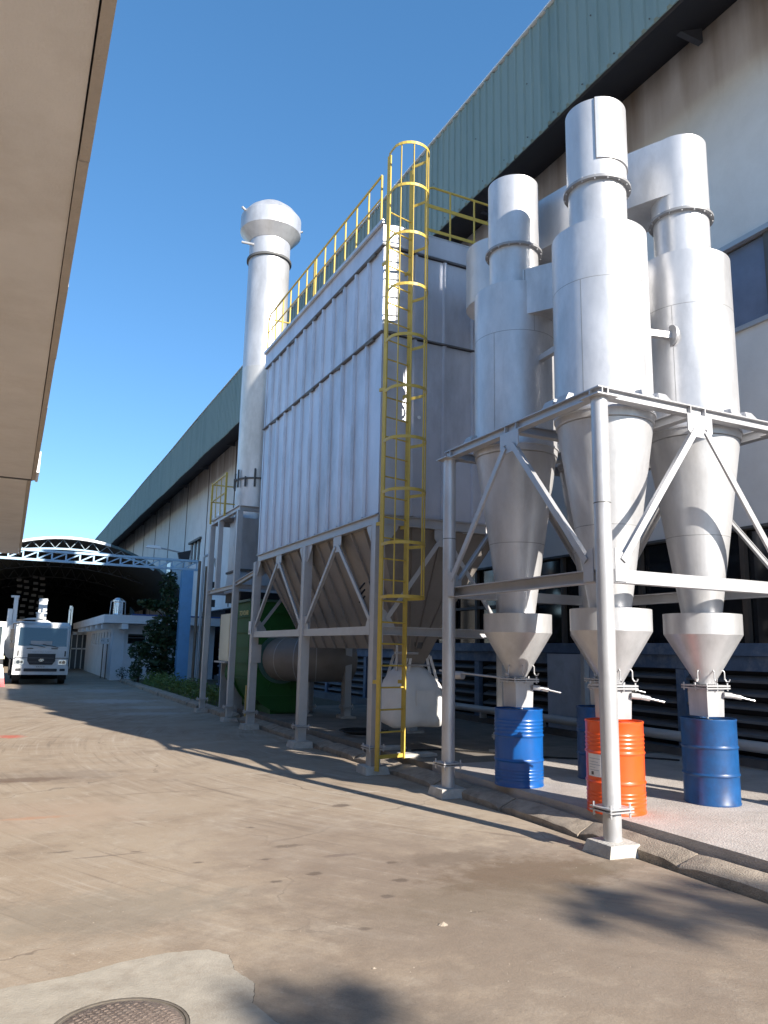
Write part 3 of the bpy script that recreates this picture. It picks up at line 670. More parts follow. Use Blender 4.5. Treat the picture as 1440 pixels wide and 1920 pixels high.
mb = MB(); mb.box(bx0-.08, bx0+.13, by1-.13, by1-.08, 1.35, 1.72); P('switch_box', mb, SILVER2, bh)
P('white_mark', MB().tube((5.28, by0-.062, 5.14), (5.28, by0-.048, 5.14), .028, 10), WHITEP, bh)

# ---- roof guard rails
gr = T('guard_rail', 'yellow guard rail with close uprights along the top edge of the filter house', 'railing', (bx0, by0, zt))
gx = bx0-.03
rl = MB(); zr = 9.07
rl.path([(gx, by0+.08, zt-.3), (gx, by0+.08, zr), (gx, by1-.15, zr), (gx, by1-.03, zr-.10), (gx, by1-.03, zt+.02)], .019, 8); P('top_rail', rl, YEL, gr, smooth=50)
for z_ in (8.68, 8.24):
    m1 = MB(); m1.tube((gx, by0+.08, z_), (gx, by1-.03, z_), .013, 8); P('mid_rail' if z_ > 8.5 else 'toe_rail', m1, YEL, gr, smooth=50)
me_b = MB().tube((0, 0, 0), (0, 0, .88), .016, 8).mesh('upright', YEL, smooth=50)
for i in range(1, 12): PM('upright', me_b, gr, (gx, by0+.08+i*.487, 8.17))
PM('upright', me_b, gr, (gx, 12.83, 8.17)); PM('upright', me_b, gr, (gx+.0, 12.93, 8.17))
g2 = T('guard_rail', 'yellow guard rail on the filter house roof, right of the ladder cage', 'railing', (bx0, by0, zt))
gy = by0-.03
m1 = MB(); m1.path([(5.36, gy, 8.87), (5.42, gy, 9.03), (5.5, gy, 9.06), (bx1-.05, gy, 9.06), (bx1-.02, gy, 9.02), (bx1-.02, gy, 8.18)], .019, 8); P('top_rail', m1, YEL, g2, smooth=50)
m1 = MB(); m1.beam((5.36, gy, 8.72), (bx1-.02, gy, 8.72), .012, .06); P('mid_rail', m1, YEL, g2)
m1 = MB(); m1.beam((5.36, gy, 8.30), (bx1-.02, gy, 8.30), .012, .05); P('toe_rail', m1, YEL, g2)
for x_ in (5.36, 5.82, 6.28): PM('upright', me_b, g2, (x_, gy, 8.17))
# far-end rail seen beyond the roof edge
g3 = T('guard_rail', 'short yellow guard rail on the filter house roof nearest the chimney', 'railing', (bx0, by1, zt))
m1 = MB(); m1.path([(bx0+.05, by1-.05, zt+.02), (bx0+.05, by1-.05, 9.0), (bx1, by1-.05, 9.0), (bx1, by1-.05, zt+.02)], .017, 8); P('top_rail', m1, YEL, g3)
for i in range(1, 5): PM('upright', me_b, g3, (bx0+.05+i*.42, by1-.05, 8.05))

# ---- caged ladder
ld = T('caged_ladder', 'tall yellow ladder with a hooped safety cage on the end of the filter house', 'ladder', (4.60, 9.60, 0))
lx0, lx1, ly = 4.60, 5.06, 9.60
for x_, zb0, zt0 in ((lx0, .06, 9.20), (lx1, .20, 9.16)):
    m1 = MB(); m1.beam((x_, ly, zb0), (x_, ly, zt0), .022, .075, (0, 1, 0)); P('stile', m1, YEL, ld)
me_r = MB().tube((lx0+.01, 0, 0), (lx1-.01, 0, 0), .012, 8).mesh('rung', YEL, OFF[ld]*0, smooth=50)
for i in range(27): PM('rung', me_r, ld, (0, ly, .56+i*.296))
m1 = MB(); m1.beam((lx0, ly, .24), (lx1, ly, .24), .03, .05); P('bottom_bar', m1, YEL, ld)
hoopz = [2.38, 3.12, 3.87, 4.62, 5.37, 6.15, 6.93, 7.75, 8.53, 9.22]
cxl = (lx0+lx1)/2
hp_pts = [(lx0-.01, ly-.0), (lx0-.04, ly-.10)]+[(cxl-.30*math.cos(t), ly-.22-.29*math.sin(t)) for t in [math.pi*k/14 for k in range(15)]]+[(lx1+.04, ly-.10), (lx1+.01, ly-.0)]
def hoop(z_):
    m_ = MB()
    for a, b in zip(hp_pts[:-1], hp_pts[1:]): m_.beam((*a, z_), (*b, z_), .008, .045)
    return m_
me_h = hoop(0).mesh('cage_hoop', YEL)
for z_ in hoopz: PM('cage_hoop', me_h, ld, (0, 0, z_))
for t in (.12, .34, .62, .80, .93):
    a_ = math.pi*t; x_, y_ = cxl-.288*math.cos(a_), ly-.22-.278*math.sin(a_)
    m1 = MB(); m1.beam((x_, y_, 2.36), (x_, y_, 9.24), .012, .018, (0, 1, 0)); P('cage_strip', m1, YEL, ld)
for z_ in (1.2, 3.4, 5.4, 7.4):
    for x_ in (lx0, lx1): P('wall_bracket', MB().box(x_-.01, x_+.01, ly+.035, ly+.12, z_, z_+.05), YEL, ld)
ld.rotation_euler = (0, 0, R(14))

# ================================================================== CYCLONES
def cyclone(label):
    c = T('cyclone_separator', label, 'cyclone', (0, 0, 0), 'cyclone separators in the braced frame')
    n = 48
    P('body', MB().lathe([(0, 3.97), (.47, 3.97), (.497, 3.98), (.503, 4.05), (.515, 4.055), (.515, 4.08), (.50, 4.083), (.50, 6.09), (0, 6.092)], n), SILVER, c, smooth=25)
    P('weld_seam', MB().lathe([(.5005, 5.452), (.5015, 5.455), (.5005, 5.458)], n), SEAMS, c, smooth=60)
    P('cone', MB().lathe([(0, 3.969), (.485, 3.969), (.19, 2.0), (0, 2.0)], n), SILVER, c, smooth=25)
    P('weld_seam', MB().lathe([(.328, 2.915), (.3285, 2.92), (.3275, 2.923)], n), SEAMS, c, smooth=60)
    P('neck', MB().lathe([(.31, 6.09), (.31, 6.69)], n), SILVER, c, smooth=35)
    P('outlet_flange', MB().lathe([(.305, 6.66), (.362, 6.66), (.362, 6.69), (.324, 6.69)], n), FLANGE, c, smooth=30)
    fb = MB()
    for k in range(16): a_ = k*math.pi/8; fb.tube((.345*math.cos(a_), .345*math.sin(a_), 6.645), (.345*math.cos(a_), .345*math.sin(a_), 6.705), .009, 6)
    o = P('flange_bolt', fb, SILVER2, c); o['kind'] = 'stuff'
    P('seam_line', MB().lathe([(.5006, 4.1), (.5006, 5.452)], 1, (0, 0), R(205), R(205.6)), SEAMS, c); P('seam_line', MB().lathe([(.5006, 5.46), (.5006, 6.09)], 1, (0, 0), R(262), R(262.6)), SEAMS, c)
    P('hood', MB().lathe([(.322, 6.69), (.322, 7.625), (0, 7.627)], n), SILVER, c, smooth=25)
    h = P('catch_hopper', MB().lathe([(0, 2.10), (.397, 2.10), (.395, 1.885), (.09, 1.375), (0, 1.375)], n), SILVER, c, smooth=25)
    mb = MB().box(-.17, .17, -.17, .17, 1.352, 1.368).box(-.17, .17, -.17, .17, 1.328, 1.342)
    for i in (-1, 0, 1):
        for j in (-1, 0, 1):
            if i or j: mb.tube((i*.15, j*.15, 1.31), (i*.15, j*.15, 1.39), .009, 6)
    P('valve_flange', mb, SILVER2, c)
    P('valve_box', MB().hexa([(-.12, -.12, 1.05), (.115, -.12, 1.045), (.12, .12, 1.05), (-.12, .12, 1.05)], [(-.125, -.125, 1.327), (.125, -.125, 1.327), (.125, .125, 1.327), (-.125, .125, 1.327)]), SILVER, c)
    P('lever_boss', MB().tube((.10, -.14, 1.27), (.18, -.17, 1.262), .03, 12), SILVER2, c, smooth=50)
    lv = P('lever', MB().tube((.18, -.17, 1.262), (.27, -.21, 1.245), .026, 12).tube((.27, -.21, 1.245), (.40, -.27, 1.215), .011, 8), CHROME, c, smooth=50)
    for t in (200, 250, 310):
        a_ = R(t); x_, y_ = .19*math.cos(a_), .19*math.sin(a_); ux, uy = math.cos(a_), math.sin(a_)
        P('hook', MB().path([(x_*.8, y_*.8, 1.545), (x_, y_, 1.50), (x_, y_, 1.43), (x_+ux*.015, y_+uy*.015, 1.405), (x_+ux*.04, y_+uy*.04, 1.405), (x_+ux*.05, y_+uy*.05, 1.43)], .007, 6), SILVER2, c)
    return c
A_ = (5.39, 5.92); B_ = (5.37, 7.46); C_ = (6.66, 5.92); D_ = (6.66, 7.46)
ca = cyclone('nearest silver cyclone, standing over the orange drum behind the front pole'); 
for nm, lc, lab in (('b', B_, 'silver cyclone on the left, between the filter house ladder and the nearest cyclone'), ('c', C_, 'silver cyclone furthest right, with the wide duct leaving its top'), ('d', D_, 'mostly hidden silver cyclone behind the other three')):
    copy_thing(ca, (lc[0], lc[1], 0), lab)
ca.location = (A_[0], A_[1], 0); OFF[ca] = Vector((A_[0], A_[1], 0))
# overlapping hood wrap on the nearest cyclone
a0_ = math.atan2(-A_[1], -A_[0]); P('hood_wrap', MB().lathe([(.322, 6.90), (.338, 6.90), (.338, 7.63), (.32, 7.63)], 24, A_, a0_+.02, a0_+2.6), SILVER, ca, smooth=30)
P('wrap_seam', MB().lathe([(.3385, 6.90), (.3385, 7.628)], 1, A_, a0_+.01, a0_+.03), SEAM, ca)

# ducts
def duct(name, label, pts, w, z0, z1, m=SILVER, cat='duct'):
    P_ = [Vector((*p, 0)) for p in pts]; L_, R_ = [], []
    for i, p in enumerate(P_):
        d = (P_[min(i+1, len(P_)-1)]-P_[max(0, i-1)]).normalized(); nrm = Vector((-d.y, d.x, 0)); L_.append(p+nrm*w/2); R_.append(p-nrm*w/2)
    mb = MB()
    n = len(P_); vs = [(*v.xy, z0) for v in L_]+[(*v.xy, z0) for v in R_]+[(*v.xy, z1) for v in L_]+[(*v.xy, z1) for v in R_]
    fs = []
    for i in range(n-1):
        fs += [(i, i+1, n+i+1, n+i), (2*n+i, 3*n+i, 3*n+i+1, 2*n+i+1), (i, 2*n+i, 2*n+i+1, i+1), (n+i, n+i+1, 3*n+i+1, 3*n+i)]
    fs += [(0, n, 3*n, 2*n), (n-1, 3*n-1, 4*n-1, 2*n-1)]
    mb.add(vs, fs); return mb
def bez(p0, p1, p2, n=8): return [((1-t)**2*p0[0]+2*t*(1-t)*p1[0]+t*t*p2[0], (1-t)**2*p0[1]+2*t*(1-t)*p1[1]+t*t*p2[1]) for t in [k/n for k in range(n+1)]]
dt = T('outlet_duct', 'flat silver duct running from the top of the right cyclone back to the filter house', 'duct', (C_[0], C_[1], 7.0))
P('duct_run', duct('', '', bez(C_, (6.18, 6.75), (6.02, 8.5), 10), .644, 6.90, 7.615), SILVER, dt, smooth=20)
P('end_drum', MB().lathe([(0, 6.60), (.50, 6.60), (.50, 7.50), (0, 7.502)], 40, (6.03, 8.72)), SILVER, dt, smooth=35)
P('connector', MB().box(6.3, 6.6, 8.9, 9.80, 6.8, 7.3), SILVER, dt)
d2 = T('inlet_duct', 'short square silver duct entering the left cyclone near its top', 'duct', (5.4, 7.1, 5.7))
P('duct_run', duct('', '', [(5.33, 7.12), (5.86, 6.30)], .34, 5.66, 6.24), SILVER, d2)
P('edge_seam', MB().box(5.20, 5.206, 7.00, 7.006, 5.67, 6.23), SEAM, d2)
d3 = T('inlet_duct', 'silver duct between the right cyclone and the hidden rear cyclone', 'duct', (6.66, 6.6, 5.7))
P('duct_run', duct('', '', [(6.62, 7.1), (6.3, 6.4)], .34, 5.7, 6.25), SILVER, d3)
for (p, q, lab) in (((5.85, 5.80, 5.10), (6.22, 5.72, 5.10), 'small silver tie stub with a round pad between the nearest and the right cyclone'), ((5.36, 6.37, 5.12), (5.40, 7.02, 5.12), 'small silver tie stub with a round pad between the nearest and the left cyclone')):
    t_ = T('tie_stub', lab, 'bracket', p, 'tie stubs between the cyclones')
    P('bar', MB().beam(p, q, .07, .07), SILVER2, t_); d_ = (Vector(q)-Vector(p)).normalized(); e_ = Vector(q)
    P('round_pad', MB().tube(e_-d_*.03, e_+d_*.0, .12, 20), SILVER2, t_, smooth=40)

# ---- frame under the cyclones
fx0, fx1, fy0, fy1 = 4.79, 7.28, 5.32, 8.06
cf = T('steel_stand', 'silver braced steel frame on round pipe legs carrying the four cyclones', 'stand', (fx0, fy0, 0))
zt1, hb1 = 4.03, .10
def leg(x_, y_):
    P('pipe_leg', MB().tube((x_, y_, .10), (x_, y_, zt1), .078, 24), SILVER, cf, smooth=40)
    P('leg_seam', MB().lathe([(.0785, 3.02), (.0795, 3.025), (.0785, 3.03)], 24, (x_, y_)), SEAM, cf, smooth=40)
    P('cap_plate', MB().box(x_-.13, x_+.13, y_-.13, y_+.13, zt1, zt1+.012), SILVER2, cf)
    mb = MB()
    for s_ in (0, .026): mb.box(x_-.13, x_+.13, y_-.13, y_+.13, .34+s_, .352+s_)
    for i in (-1, 1):
        for j in (-1, 1): mb.tube((x_+i*.105, y_+j*.105, .30), (x_+i*.105, y_+j*.105, .41), .010, 6)
    P('flange', mb, SILVER2, cf)
    j = lambda: random.uniform(-.015, .015); w = .35; hz = .10 if x_ < 5 else .26
    mb = MB().hexa([(x_-w/2+j(), y_-w/2+j(), -.01), (x_+w/2+j(), y_-w/2+j(), -.01), (x_+w/2+j(), y_+w/2+j(), -.01), (x_-w/2+j(), y_+w/2+j(), -.01)],
                   [(x_-w/2+.015+j(), y_-w/2+.015+j(), hz), (x_+w/2-.015+j(), y_-w/2+.01+j(), hz-.006), (x_+w/2-.02+j(), y_+w/2-.02, hz+.004), (x_-w/2+.02, y_+w/2-.02+j(), hz)])
    P('plinth', mb, CONC, cf)
for x_ in (fx0, fx1):
    for y_ in (fy0, fy1): leg(x_, y_)
zbm = zt1+.012+hb1/2; mx_, my_ = (fx0+fx1)/2, (fy0+fy1)/2
for (p, q) in (((fx0, fy0-.05, zbm), (fx0, fy1+.05, zbm)), ((fx1, fy0-.05, zbm), (fx1, fy1+.05, zbm)), ((mx_, fy0+.06, zbm), (mx_, fy1-.06, zbm)),
               ((fx0+.055, fy0, zbm-.001), (fx1-.055, fy0, zbm-.001)), ((fx0+.055, fy1, zbm-.001), (fx1-.055, fy1, zbm-.001)), ((fx0+.06, my_, zbm-.002), (mx_-.06, my_, zbm-.002)), ((mx_+.06, my_, zbm-.002), (fx1-.06, my_, zbm-.002)),
               ((fx1+.06, fy0, zbm-.001), (fx1+.9, fy0, zbm-.001))):
    P('top_beam', MB().ibeam(p, q, .10, hb1, .011), SILVER2, cf)
mb = MB()
for x_ in (fx0+.07, mx_-.1, mx_+.1, fx1-.07):
    for s_ in (-1,): mb.box(x_-.006, x_+.006, fy0-.048, fy0-.006, zbm-.038, zbm+.038)
for y_ in (fy0+.08, my_-.1, my_+.1, fy1-.08): mb.box(fx0-.048, fx0-.006, y_-.006, y_+.006, zbm-.038, zbm+.038)
P('web_stiffener', mb, SILVER2, cf)
zlo = 2.36
for (p, q) in (((fx0, fy0+.07, zlo), (fx0, fy1-.07, zlo)), ((fx1, fy0+.07, zlo), (fx1, fy1-.07, zlo)), ((fx0+.07, fy0, zlo), (fx1-.07, fy0, zlo)), ((fx0+.07, fy1, zlo), (fx1-.07, fy1, zlo)), ((fx1+.08, fy0, zlo), (fx1+.9, fy0, zlo))):
    P('lower_beam', MB().prof(p, q, [(-.05, -.06), (.05, -.06), (.05, .06), (-.05, .06), (-.05, .05), (.038, .05), (.038, -.05), (-.05, -.05)][::1]), SILVER2, cf)
def vbrace(horiz, fixed, a, b, nrm, s0):
    """two braces from the foot corners to the middle gusset in one side of the frame"""
    mid = (a+b)/2; hd = Vector((1, 0, 0)) if horiz == 'x' else Vector((0, 1, 0))
    def pt(t, z_, off=0): return Vector((t, fixed+off, z_)) if horiz == 'x' else Vector((fixed+off, t, z_))
    mb = MB(); c = pt(mid, zt1+.012, s0*.052); nv = Vector(nrm)*s0*.012
    mb.poly([c-hd*.17, c+hd*.17, c+hd*.17-Vector((0, 0, .17)), c+hd*.10-Vector((0, 0, .23)), c-hd*.10-Vector((0, 0, .23)), c-hd*.17-Vector((0, 0, .17))], nv); P('gusset', mb, SILVER2, cf)
    for e, s_ in ((a, 1), (b, -1)):
        c = pt(e, zlo-.05, s0*.052); mb = MB()
        mb.poly([c+hd*s_*.075, c+hd*s_*.21, c+hd*s_*.21+Vector((0, 0, .22)), c+hd*s_*.13+Vector((0, 0, .30)), c+hd*s_*.075+Vector((0, 0, .30))], nv); P('gusset', mb, SILVER2, cf)
        p = pt(e+s_*.16, zlo+.14, s0*.075); q = pt(mid-s_*.07, zt1-.15, s0*.075)
        P('brace', MB().beam(p, q, .065, .010, nrm).beam(p-Vector(nrm)*s0*.0-Vector(nrm)*s0*.03+Vector((0, 0, .028)), q-Vector(nrm)*s0*.03+Vector((0, 0, .028)), .008, .06, nrm), SILVER2, cf)
vbrace('x', fy0, fx0, fx1, (0, 1, 0), -1); vbrace('x', fy1, fx0, fx1, (0, 1, 0), 1)
vbrace('y', fx0, fy0, fy1, (1, 0, 0), -1); vbrace('y', fx1, fy0, fy1, (1, 0, 0), 1)
# lugs and stop angles on the top beams beside each cyclone
def lug(x_, y_, along):
    mb = MB(); z_ = zbm+hb1/2
    if along == 'y': mb.hexa([(x_-.05, y_-.08, z_), (x_+.05, y_-.08, z_), (x_+.05, y_+.08, z_), (x_-.05, y_+.08, z_)], [(x_-.01, y_-.08, z_+.075), (x_+.05, y_-.08, z_+.075), (x_+.05, y_+.08, z_+.075), (x_-.01, y_+.08, z_+.075)])
    else: mb.hexa([(x_-.08, y_-.05, z_), (x_+.08, y_-.05, z_), (x_+.08, y_+.05, z_), (x_-.08, y_+.05, z_)], [(x_-.05, y_-.01, z_+.07), (x_+.05, y_-.01, z_+.07), (x_+.08, y_+.05, z_+.07), (x_-.08, y_+.05, z_+.07)])
    P('mounting_lug', mb, SILVER2, cf)
for (x_, y_) in ((fx0, A_[1]-.1), (fx0, A_[1]+.12), (fx0, B_[1]+.12)): lug(x_, y_, 'y')
for (x_, y_) in ((A_[0]-.02, fy0), (A_[0]+.20, fy0), (C_[0]-.06, fy0), (C_[0]+.16, fy0)): lug(x_, y_, 'x')

# rod with valve handle between ladder side and left cyclone
rd = T('valve_rod', 'thin horizontal valve rod with a small grey hub beside the left catch hopper', 'rod', (5.2, 8.4, 1.4))
P('rod', MB().tube((4.95, 8.55, 1.42), (5.30, 7.6, 1.36), .012, 8), SILVER2, rd); P('hub', MB().tube((5.05, 8.35, 1.37), (5.09, 8.22, 1.37), .05, 10).tube((5.02, 8.4, 1.44), (5.02, 8.4, 1.30), .015, 6), SILVER2, rd)

# ================================================================== DRUMS
def drum(label, m, loc, ribs='mid', group='steel drums under the cyclones'):
    d = T('steel_drum', label, 'drum', (0, 0, 0), group); r = .272; h = .84
    pr = [(0, .012), (r-.01, .012), (r+.004, 0), (r+.006, .012), (r, .022)]
    def rib(z, a=.011, w=.018): return [(r, z-w-.004), (r, z-w), (r+a*.6, z-w*.5), (r+a, z), (r+a*.6, z+w*.5), (r, z+w), (r, z+w+.004)]
    if ribs == 'corr':
        pr += [(r, .05)]+[q for z in (.08, .115, .15, .185) for q in rib(z, .004, .011)]+rib(.28)+rib(.55)
        pr += [q for z in (.60, .638, .676, .714) for q in rib(z, .006, .013)]
    else: pr += rib(.29)+rib(.56)+[q for z in ((.61, .65) if ribs == 'two' else ()) for q in rib(z, .005, .011)]
    pr += [(r, h-.022), (r+.006, h-.012), (r+.004, h), (r-.006, h), (r-.010, h-.018), (0, h-.018)]
    P('shell', MB().lathe(sorted(pr[1:-2], key=lambda q: 0) and pr, 48), m, d, smooth=50)
    P('bung', MB().tube((-.12, -.13, h-.018), (-.12, -.13, h-.004), .03, 14), CHROME, d, smooth=40)
    P('bung', MB().tube((.14, .13, h-.018), (.14, .13, h-.008), .015, 12), CHROME, d, smooth=40)
    d.location = (*loc, .19); OFF[d] = Vector((*loc, .19)); return d
dA = drum('bright orange steel drum with white paper labels, behind the front pole', DRUMO, A_, 'corr')
drum('glossy blue ribbed steel drum standing furthest left', DRUMB, B_, 'corr')
drum('scuffed darker blue steel drum standing furthest right', DRUMB2, (C_[0], C_[1]-.01), 'mid')
drum('dark blue steel drum almost hidden behind the orange one', DRUMB2, (D_[0]-.05, D_[1]+.05), 'two')
def curved_label(parent, c, r, a0, a1, z0, z1, m, name='paper_label', n=10):
    P(name, MB().lathe([(r, z0), (r, z1)], n, c, a0, a1), m, parent, smooth=40)
ac = math.atan2(-A_[1], -A_[0])
curved_label(dA, A_, .2745, ac-1.10, ac-.42, .19+.33, .19+.54, STICK)
curved_label(dA, A_, .2745, ac-.35, ac-.12, .19+.37, .19+.53, STICK)
for i, (zz, l) in enumerate(((.49, .5), (.46, .42), (.435, .5), (.41, .30), (.385, .46))): curved_label(dA, A_, .2752, ac-1.02, ac-1.02+l, .19+zz, .19+zz+.006, GTEXT, 'label_print')
curved_label(dA, A_, .2753, ac-.92, ac-.80, .19+.345, .19+.375, SEAM, 'label_mark')

# ================================================================== BIG BAG
bg_ = T('bulk_bag', 'white woven bulk bag hanging by its loops under the hopper outlet', 'bag', (5.85, 11.0, .5))
rings = []
for (z_, w, d_) in ((.50, .78, .74), (.53, .90, .84), (.62, .96, .90), (.75, .98, .90), (.9, .95, .86), (1.05, .92, .84), (1.17, .82, .76), (1.28, .66, .62), (1.38, .46, .44), (1.44, .30, .28), (1.50, .24, .24)):
    rg = []
    for k in range(32):
        t = 2*math.pi*k/32; c_, s_ = math.cos(t), math.sin(t); q = (abs(c_)**3.4+abs(s_)**3.4)**(-1/3.4)
        wr = 1+.03*math.sin(5*t+z_*6)+.028*math.sin(9*t-z_*11)+.015*math.sin(17*t+z_*5)
        rg.append((5.85+c_*q*w/2*wr, 11.0+s_*q*d_/2*wr, z_+.015*math.sin(3*t)))
    rings.append(rg)
vs = [p for r_ in rings for p in r_]; fs = [(i*32+k, i*32+(k+1) % 32, (i+1)*32+(k+1) % 32, (i+1)*32+k) for i in range(len(rings)-1) for k in range(32)]+[tuple(range(32))[::-1]]
P('sack', MB().add(vs, fs), BAG, bg_, smooth=60)
for (i, j) in ((-1, -1), (1, -1), (1, 1), (-1, 1)):
    x_, y_ = 5.85+i*.27, 11.0+j*.24
    mb = MB()
    for a, b in (((x_-.05, y_, 1.22), (x_-i*.10-.03, y_, 1.58)), ((x_-i*.10-.03, y_, 1.58), (x_-i*.10+.03, y_, 1.58)), ((x_-i*.10+.03, y_, 1.58), (x_+.06, y_, 1.20))): mb.beam(a, b, .045, .01, (0, 1, 0))
    P('lifting_loop', mb, BAG, bg_)
P('document_pocket', MB().box(5.70, 6.02, 10.545, 10.56, .82, 1.06), BAG, bg_)

# ================================================================== CHIMNEY
cx_, cy_ = 5.45, 18.9
ch = T('chimney_stack', 'tall round silver chimney with a flared drum cap rising behind the filter house', 'chimney', (cx_, cy_, 0))
P('shaft', MB().lathe([(.555, 4.2), (.555, 6.2), (.557, 6.21), (.557, 8.9), (.559, 8.905), (.556, 8.91), (.556, 12.03)], 56, (cx_, cy_)), SILVER, ch, smooth=30)
P('upper_shaft', MB().lathe([(.555, 12.07), (.555, 12.6)], 56, (cx_, cy_)), SILVER, ch, smooth=30)
P('flange', MB().lathe([(.55, 12.02), (.61, 12.02), (.61, 12.08), (.55, 12.08)], 56, (cx_, cy_)), SEAM, ch, smooth=30)
P('rain_cap', MB().lathe([(.55, 12.58), (.565, 12.58), (.825, 12.88), (.825, 13.32), (.64, 13.55), (.42, 13.72), (.2, 13.79), (0, 13.80)], 56, (cx_, cy_)), SILVER, ch, smooth=24)
P('stay_lug', MB().tube((cx_-.80, cy_-.2, 13.32), (cx_-.90, cy_-.24, 13.36), .035, 8).tube((cx_+.75, cy_-.35, 13.0), (cx_+.80, cy_-.38, 13.02), .03, 8), SILVER2, ch)
P('sampling_port', MB().tube((cx_-.5, cy_-.2, 12.38), (cx_-.82, cy_-.1, 12.42), .035, 8), SILVER2, ch)
mb = MB().lathe([(.56, 5.86), (.60, 5.86), (.60, 5.90), (.56, 5.90)], 40, (cx_, cy_))
for k in range(10):
    t = R(150+k*24); mb.box(cx_+.60*math.cos(t)-.02, cx_+.60*math.cos(t)+.02, cy_+.60*math.sin(t)-.02, cy_+.60*math.sin(t)+.02, 5.66, 5.92 if k % 2 else 6.12)
P('clamp_ring', mb, SEAM, ch, smooth=30)
P('lower_casing', MB().box(cx_-.53, cx_+.53, cy_-.62, cy_+.53, 3.55, 4.82), SILVER, ch)
P('casing_joint', MB().box(cx_-.57, cx_+.57, cy_-.66, cy_+.57, 3.50, 3.548), SEAM, ch)
P('transition', MB().hexa([(cx_-.60, cy_-.9, 2.98), (cx_+.60, cy_-.9, 2.98), (cx_+.60, cy_+.5, 2.98), (cx_-.60, cy_+.5, 2.98)], [(cx_-.53, cy_-.62, 3.498), (cx_+.53, cy_-.62, 3.498), (cx_+.53, cy_+.53, 3.498), (cx_-.53, cy_+.53, 3.498)]), SILVER2, ch)
P('flexible_joint', MB().box(cx_-.55, cx_+.56, cy_-.9, cy_+.5, 2.76, 2.975), BLACK, ch)
# support tower
tw = T('chimney_tower', 'slim silver steel tower with a small platform carrying the chimney', 'tower', (4.66, 17.55, 0))
tx0, tx1, ty0, ty1 = 4.66, 6.6, 17.55, 20.25
for x_ in (tx0, tx1):
    for y_ in (ty0, ty1): P('post', post(x_, y_, 4.86, .13), SILVER2, tw); foot(tw, x_, y_, .34, .30)
for (p, q) in (((tx0, ty0, 4.92), (tx0, ty1, 4.92)), ((tx0, ty0, 4.92), (tx1, ty0, 4.92)), ((tx1, ty0, 4.92), (tx1, ty1, 4.92)), ((tx0, ty1, 4.92), (tx1, ty1, 4.92))): P('top_beam', MB().ibeam(p, q, .10, .12, .012), SILVER2, tw)
for (p, q) in (((tx0, ty0, 3.06), (tx0, ty1, 3.06)), ((tx0, ty0, 3.06), (tx1, ty0, 3.06)), ((tx0, ty1, 3.06), (tx1, ty1, 3.06)), ((tx0-.0, ty0-1.6, 3.25), (tx0, ty0, 3.10))): P('tie_beam', MB().ibeam(p, q, .09, .10, .012), SILVER2, tw)
P('post', MB().box(tx0-.06, tx0+.06, 19.3, 19.42, 3.12, 4.86), SILVER2, tw); P('post', MB().box(5.3, 5.44, 20.2, 20.3, 3.12, 4.86), SILVER2, tw)
P('platform_deck', MB().box(tx0-.05, tx1, 19.45, ty1+.05, 4.985, 5.02), SILVER, tw)
P('kick_plate', MB().box(tx0-.06, tx0-.045, 18.75, ty1, 5.0, 5.12), SILVER, tw)
rl = T('guard_rail', 'small yellow guard rail on the chimney tower platform', 'railing', (tx0, 19.4, 5.0))
mb = MB()
for y_ in (18.75, 20.25): mb.box(tx0-.10, tx0-.05, y_-.025, y_+.025, 4.9, 6.02)
P('post', mb, YEL, rl)
for z_ in (5.98, 5.5): P('rail', MB().beam((tx0-.075, 18.75, z_), (tx0-.075, 20.25, z_), .03, .03), YEL, rl)
for y_ in (19.25, 19.75): P('upright', MB().box(tx0-.085, tx0-.065, y_-.01, y_+.01, 5.0, 5.98), YEL, rl)
for z_ in (5.98, 5.5): P('rail', MB().beam((tx0-.075, 20.25, z_), (tx0+1.0, 20.25, z_), .025, .03), YEL, rl)

# ================================================================== FAN
fn = T('centrifugal_fan', 'large dark green centrifugal fan housing at the foot of the chimney', 'fan', (5.7, 17.6, .2))
fx, fz = 5.66, 1.42
def scroll(y0, y1, g=0):
    pts = [(5.98+g, y0, 2.70), (4.95-g, y0, 2.70), (4.95-g, y0, 1.25)]
    for k in range(1, 13):
        a = R(90*k/12); pts.append((5.75-(.80+g)*math.cos(a), y0, 1.25-(.97+g)*math.sin(a)))
    pts += [(6.18+g, y0, .28-g), (6.18+g, y0, 2.1)]
    return MB().poly(pts, (0, y1-y0, 0))
P('housing', scroll(17.1, 18.45), GREENP, fn)
P('rim_edge', scroll(17.07, 17.10, .05), GREENP, fn); P('rim_edge', scroll(18.45, 18.48, .05), GREENP, fn)
for z_ in (2.35, 2.0, 1.65, 1.3, .95): P('stiffener', MB().box(4.91, 4.949, 17.11, 18.44, z_, z_+.03), GREENP, fn)
for z_ in (2.45, .55): P('stiffener', MB().box(5.0, 6.1, 17.03, 17.068, z_, z_+.05), GREENP, fn)
P('outlet_flange', MB().box(4.87, 6.1, 17.02, 18.55, 2.705, 2.755), mat('dull_green_flange', (.05, .12, .09), .5), fn)
P('pedestal', MB().box(5.5, 6.15, 17.15, 18.4, .18, .60), GREENP, fn)
P('support_leg', MB().box(5.02, 5.09, 17.5, 17.58, .0, .8), YEL, fn)
P('inlet_ring', MB().lathe([(.46, 0), (.54, 0), (.54, .05), (.46, .05)], 40).add([], []), GREENP, fn) if 0 else None
mb = MB(); mb.sweep([(5.68, 17.07, fz), (5.68, 17.0, fz)], .56, 40); P('inlet_flange', mb, mat('teal_flange', (.05, .13, .12), .5), fn, smooth=35)
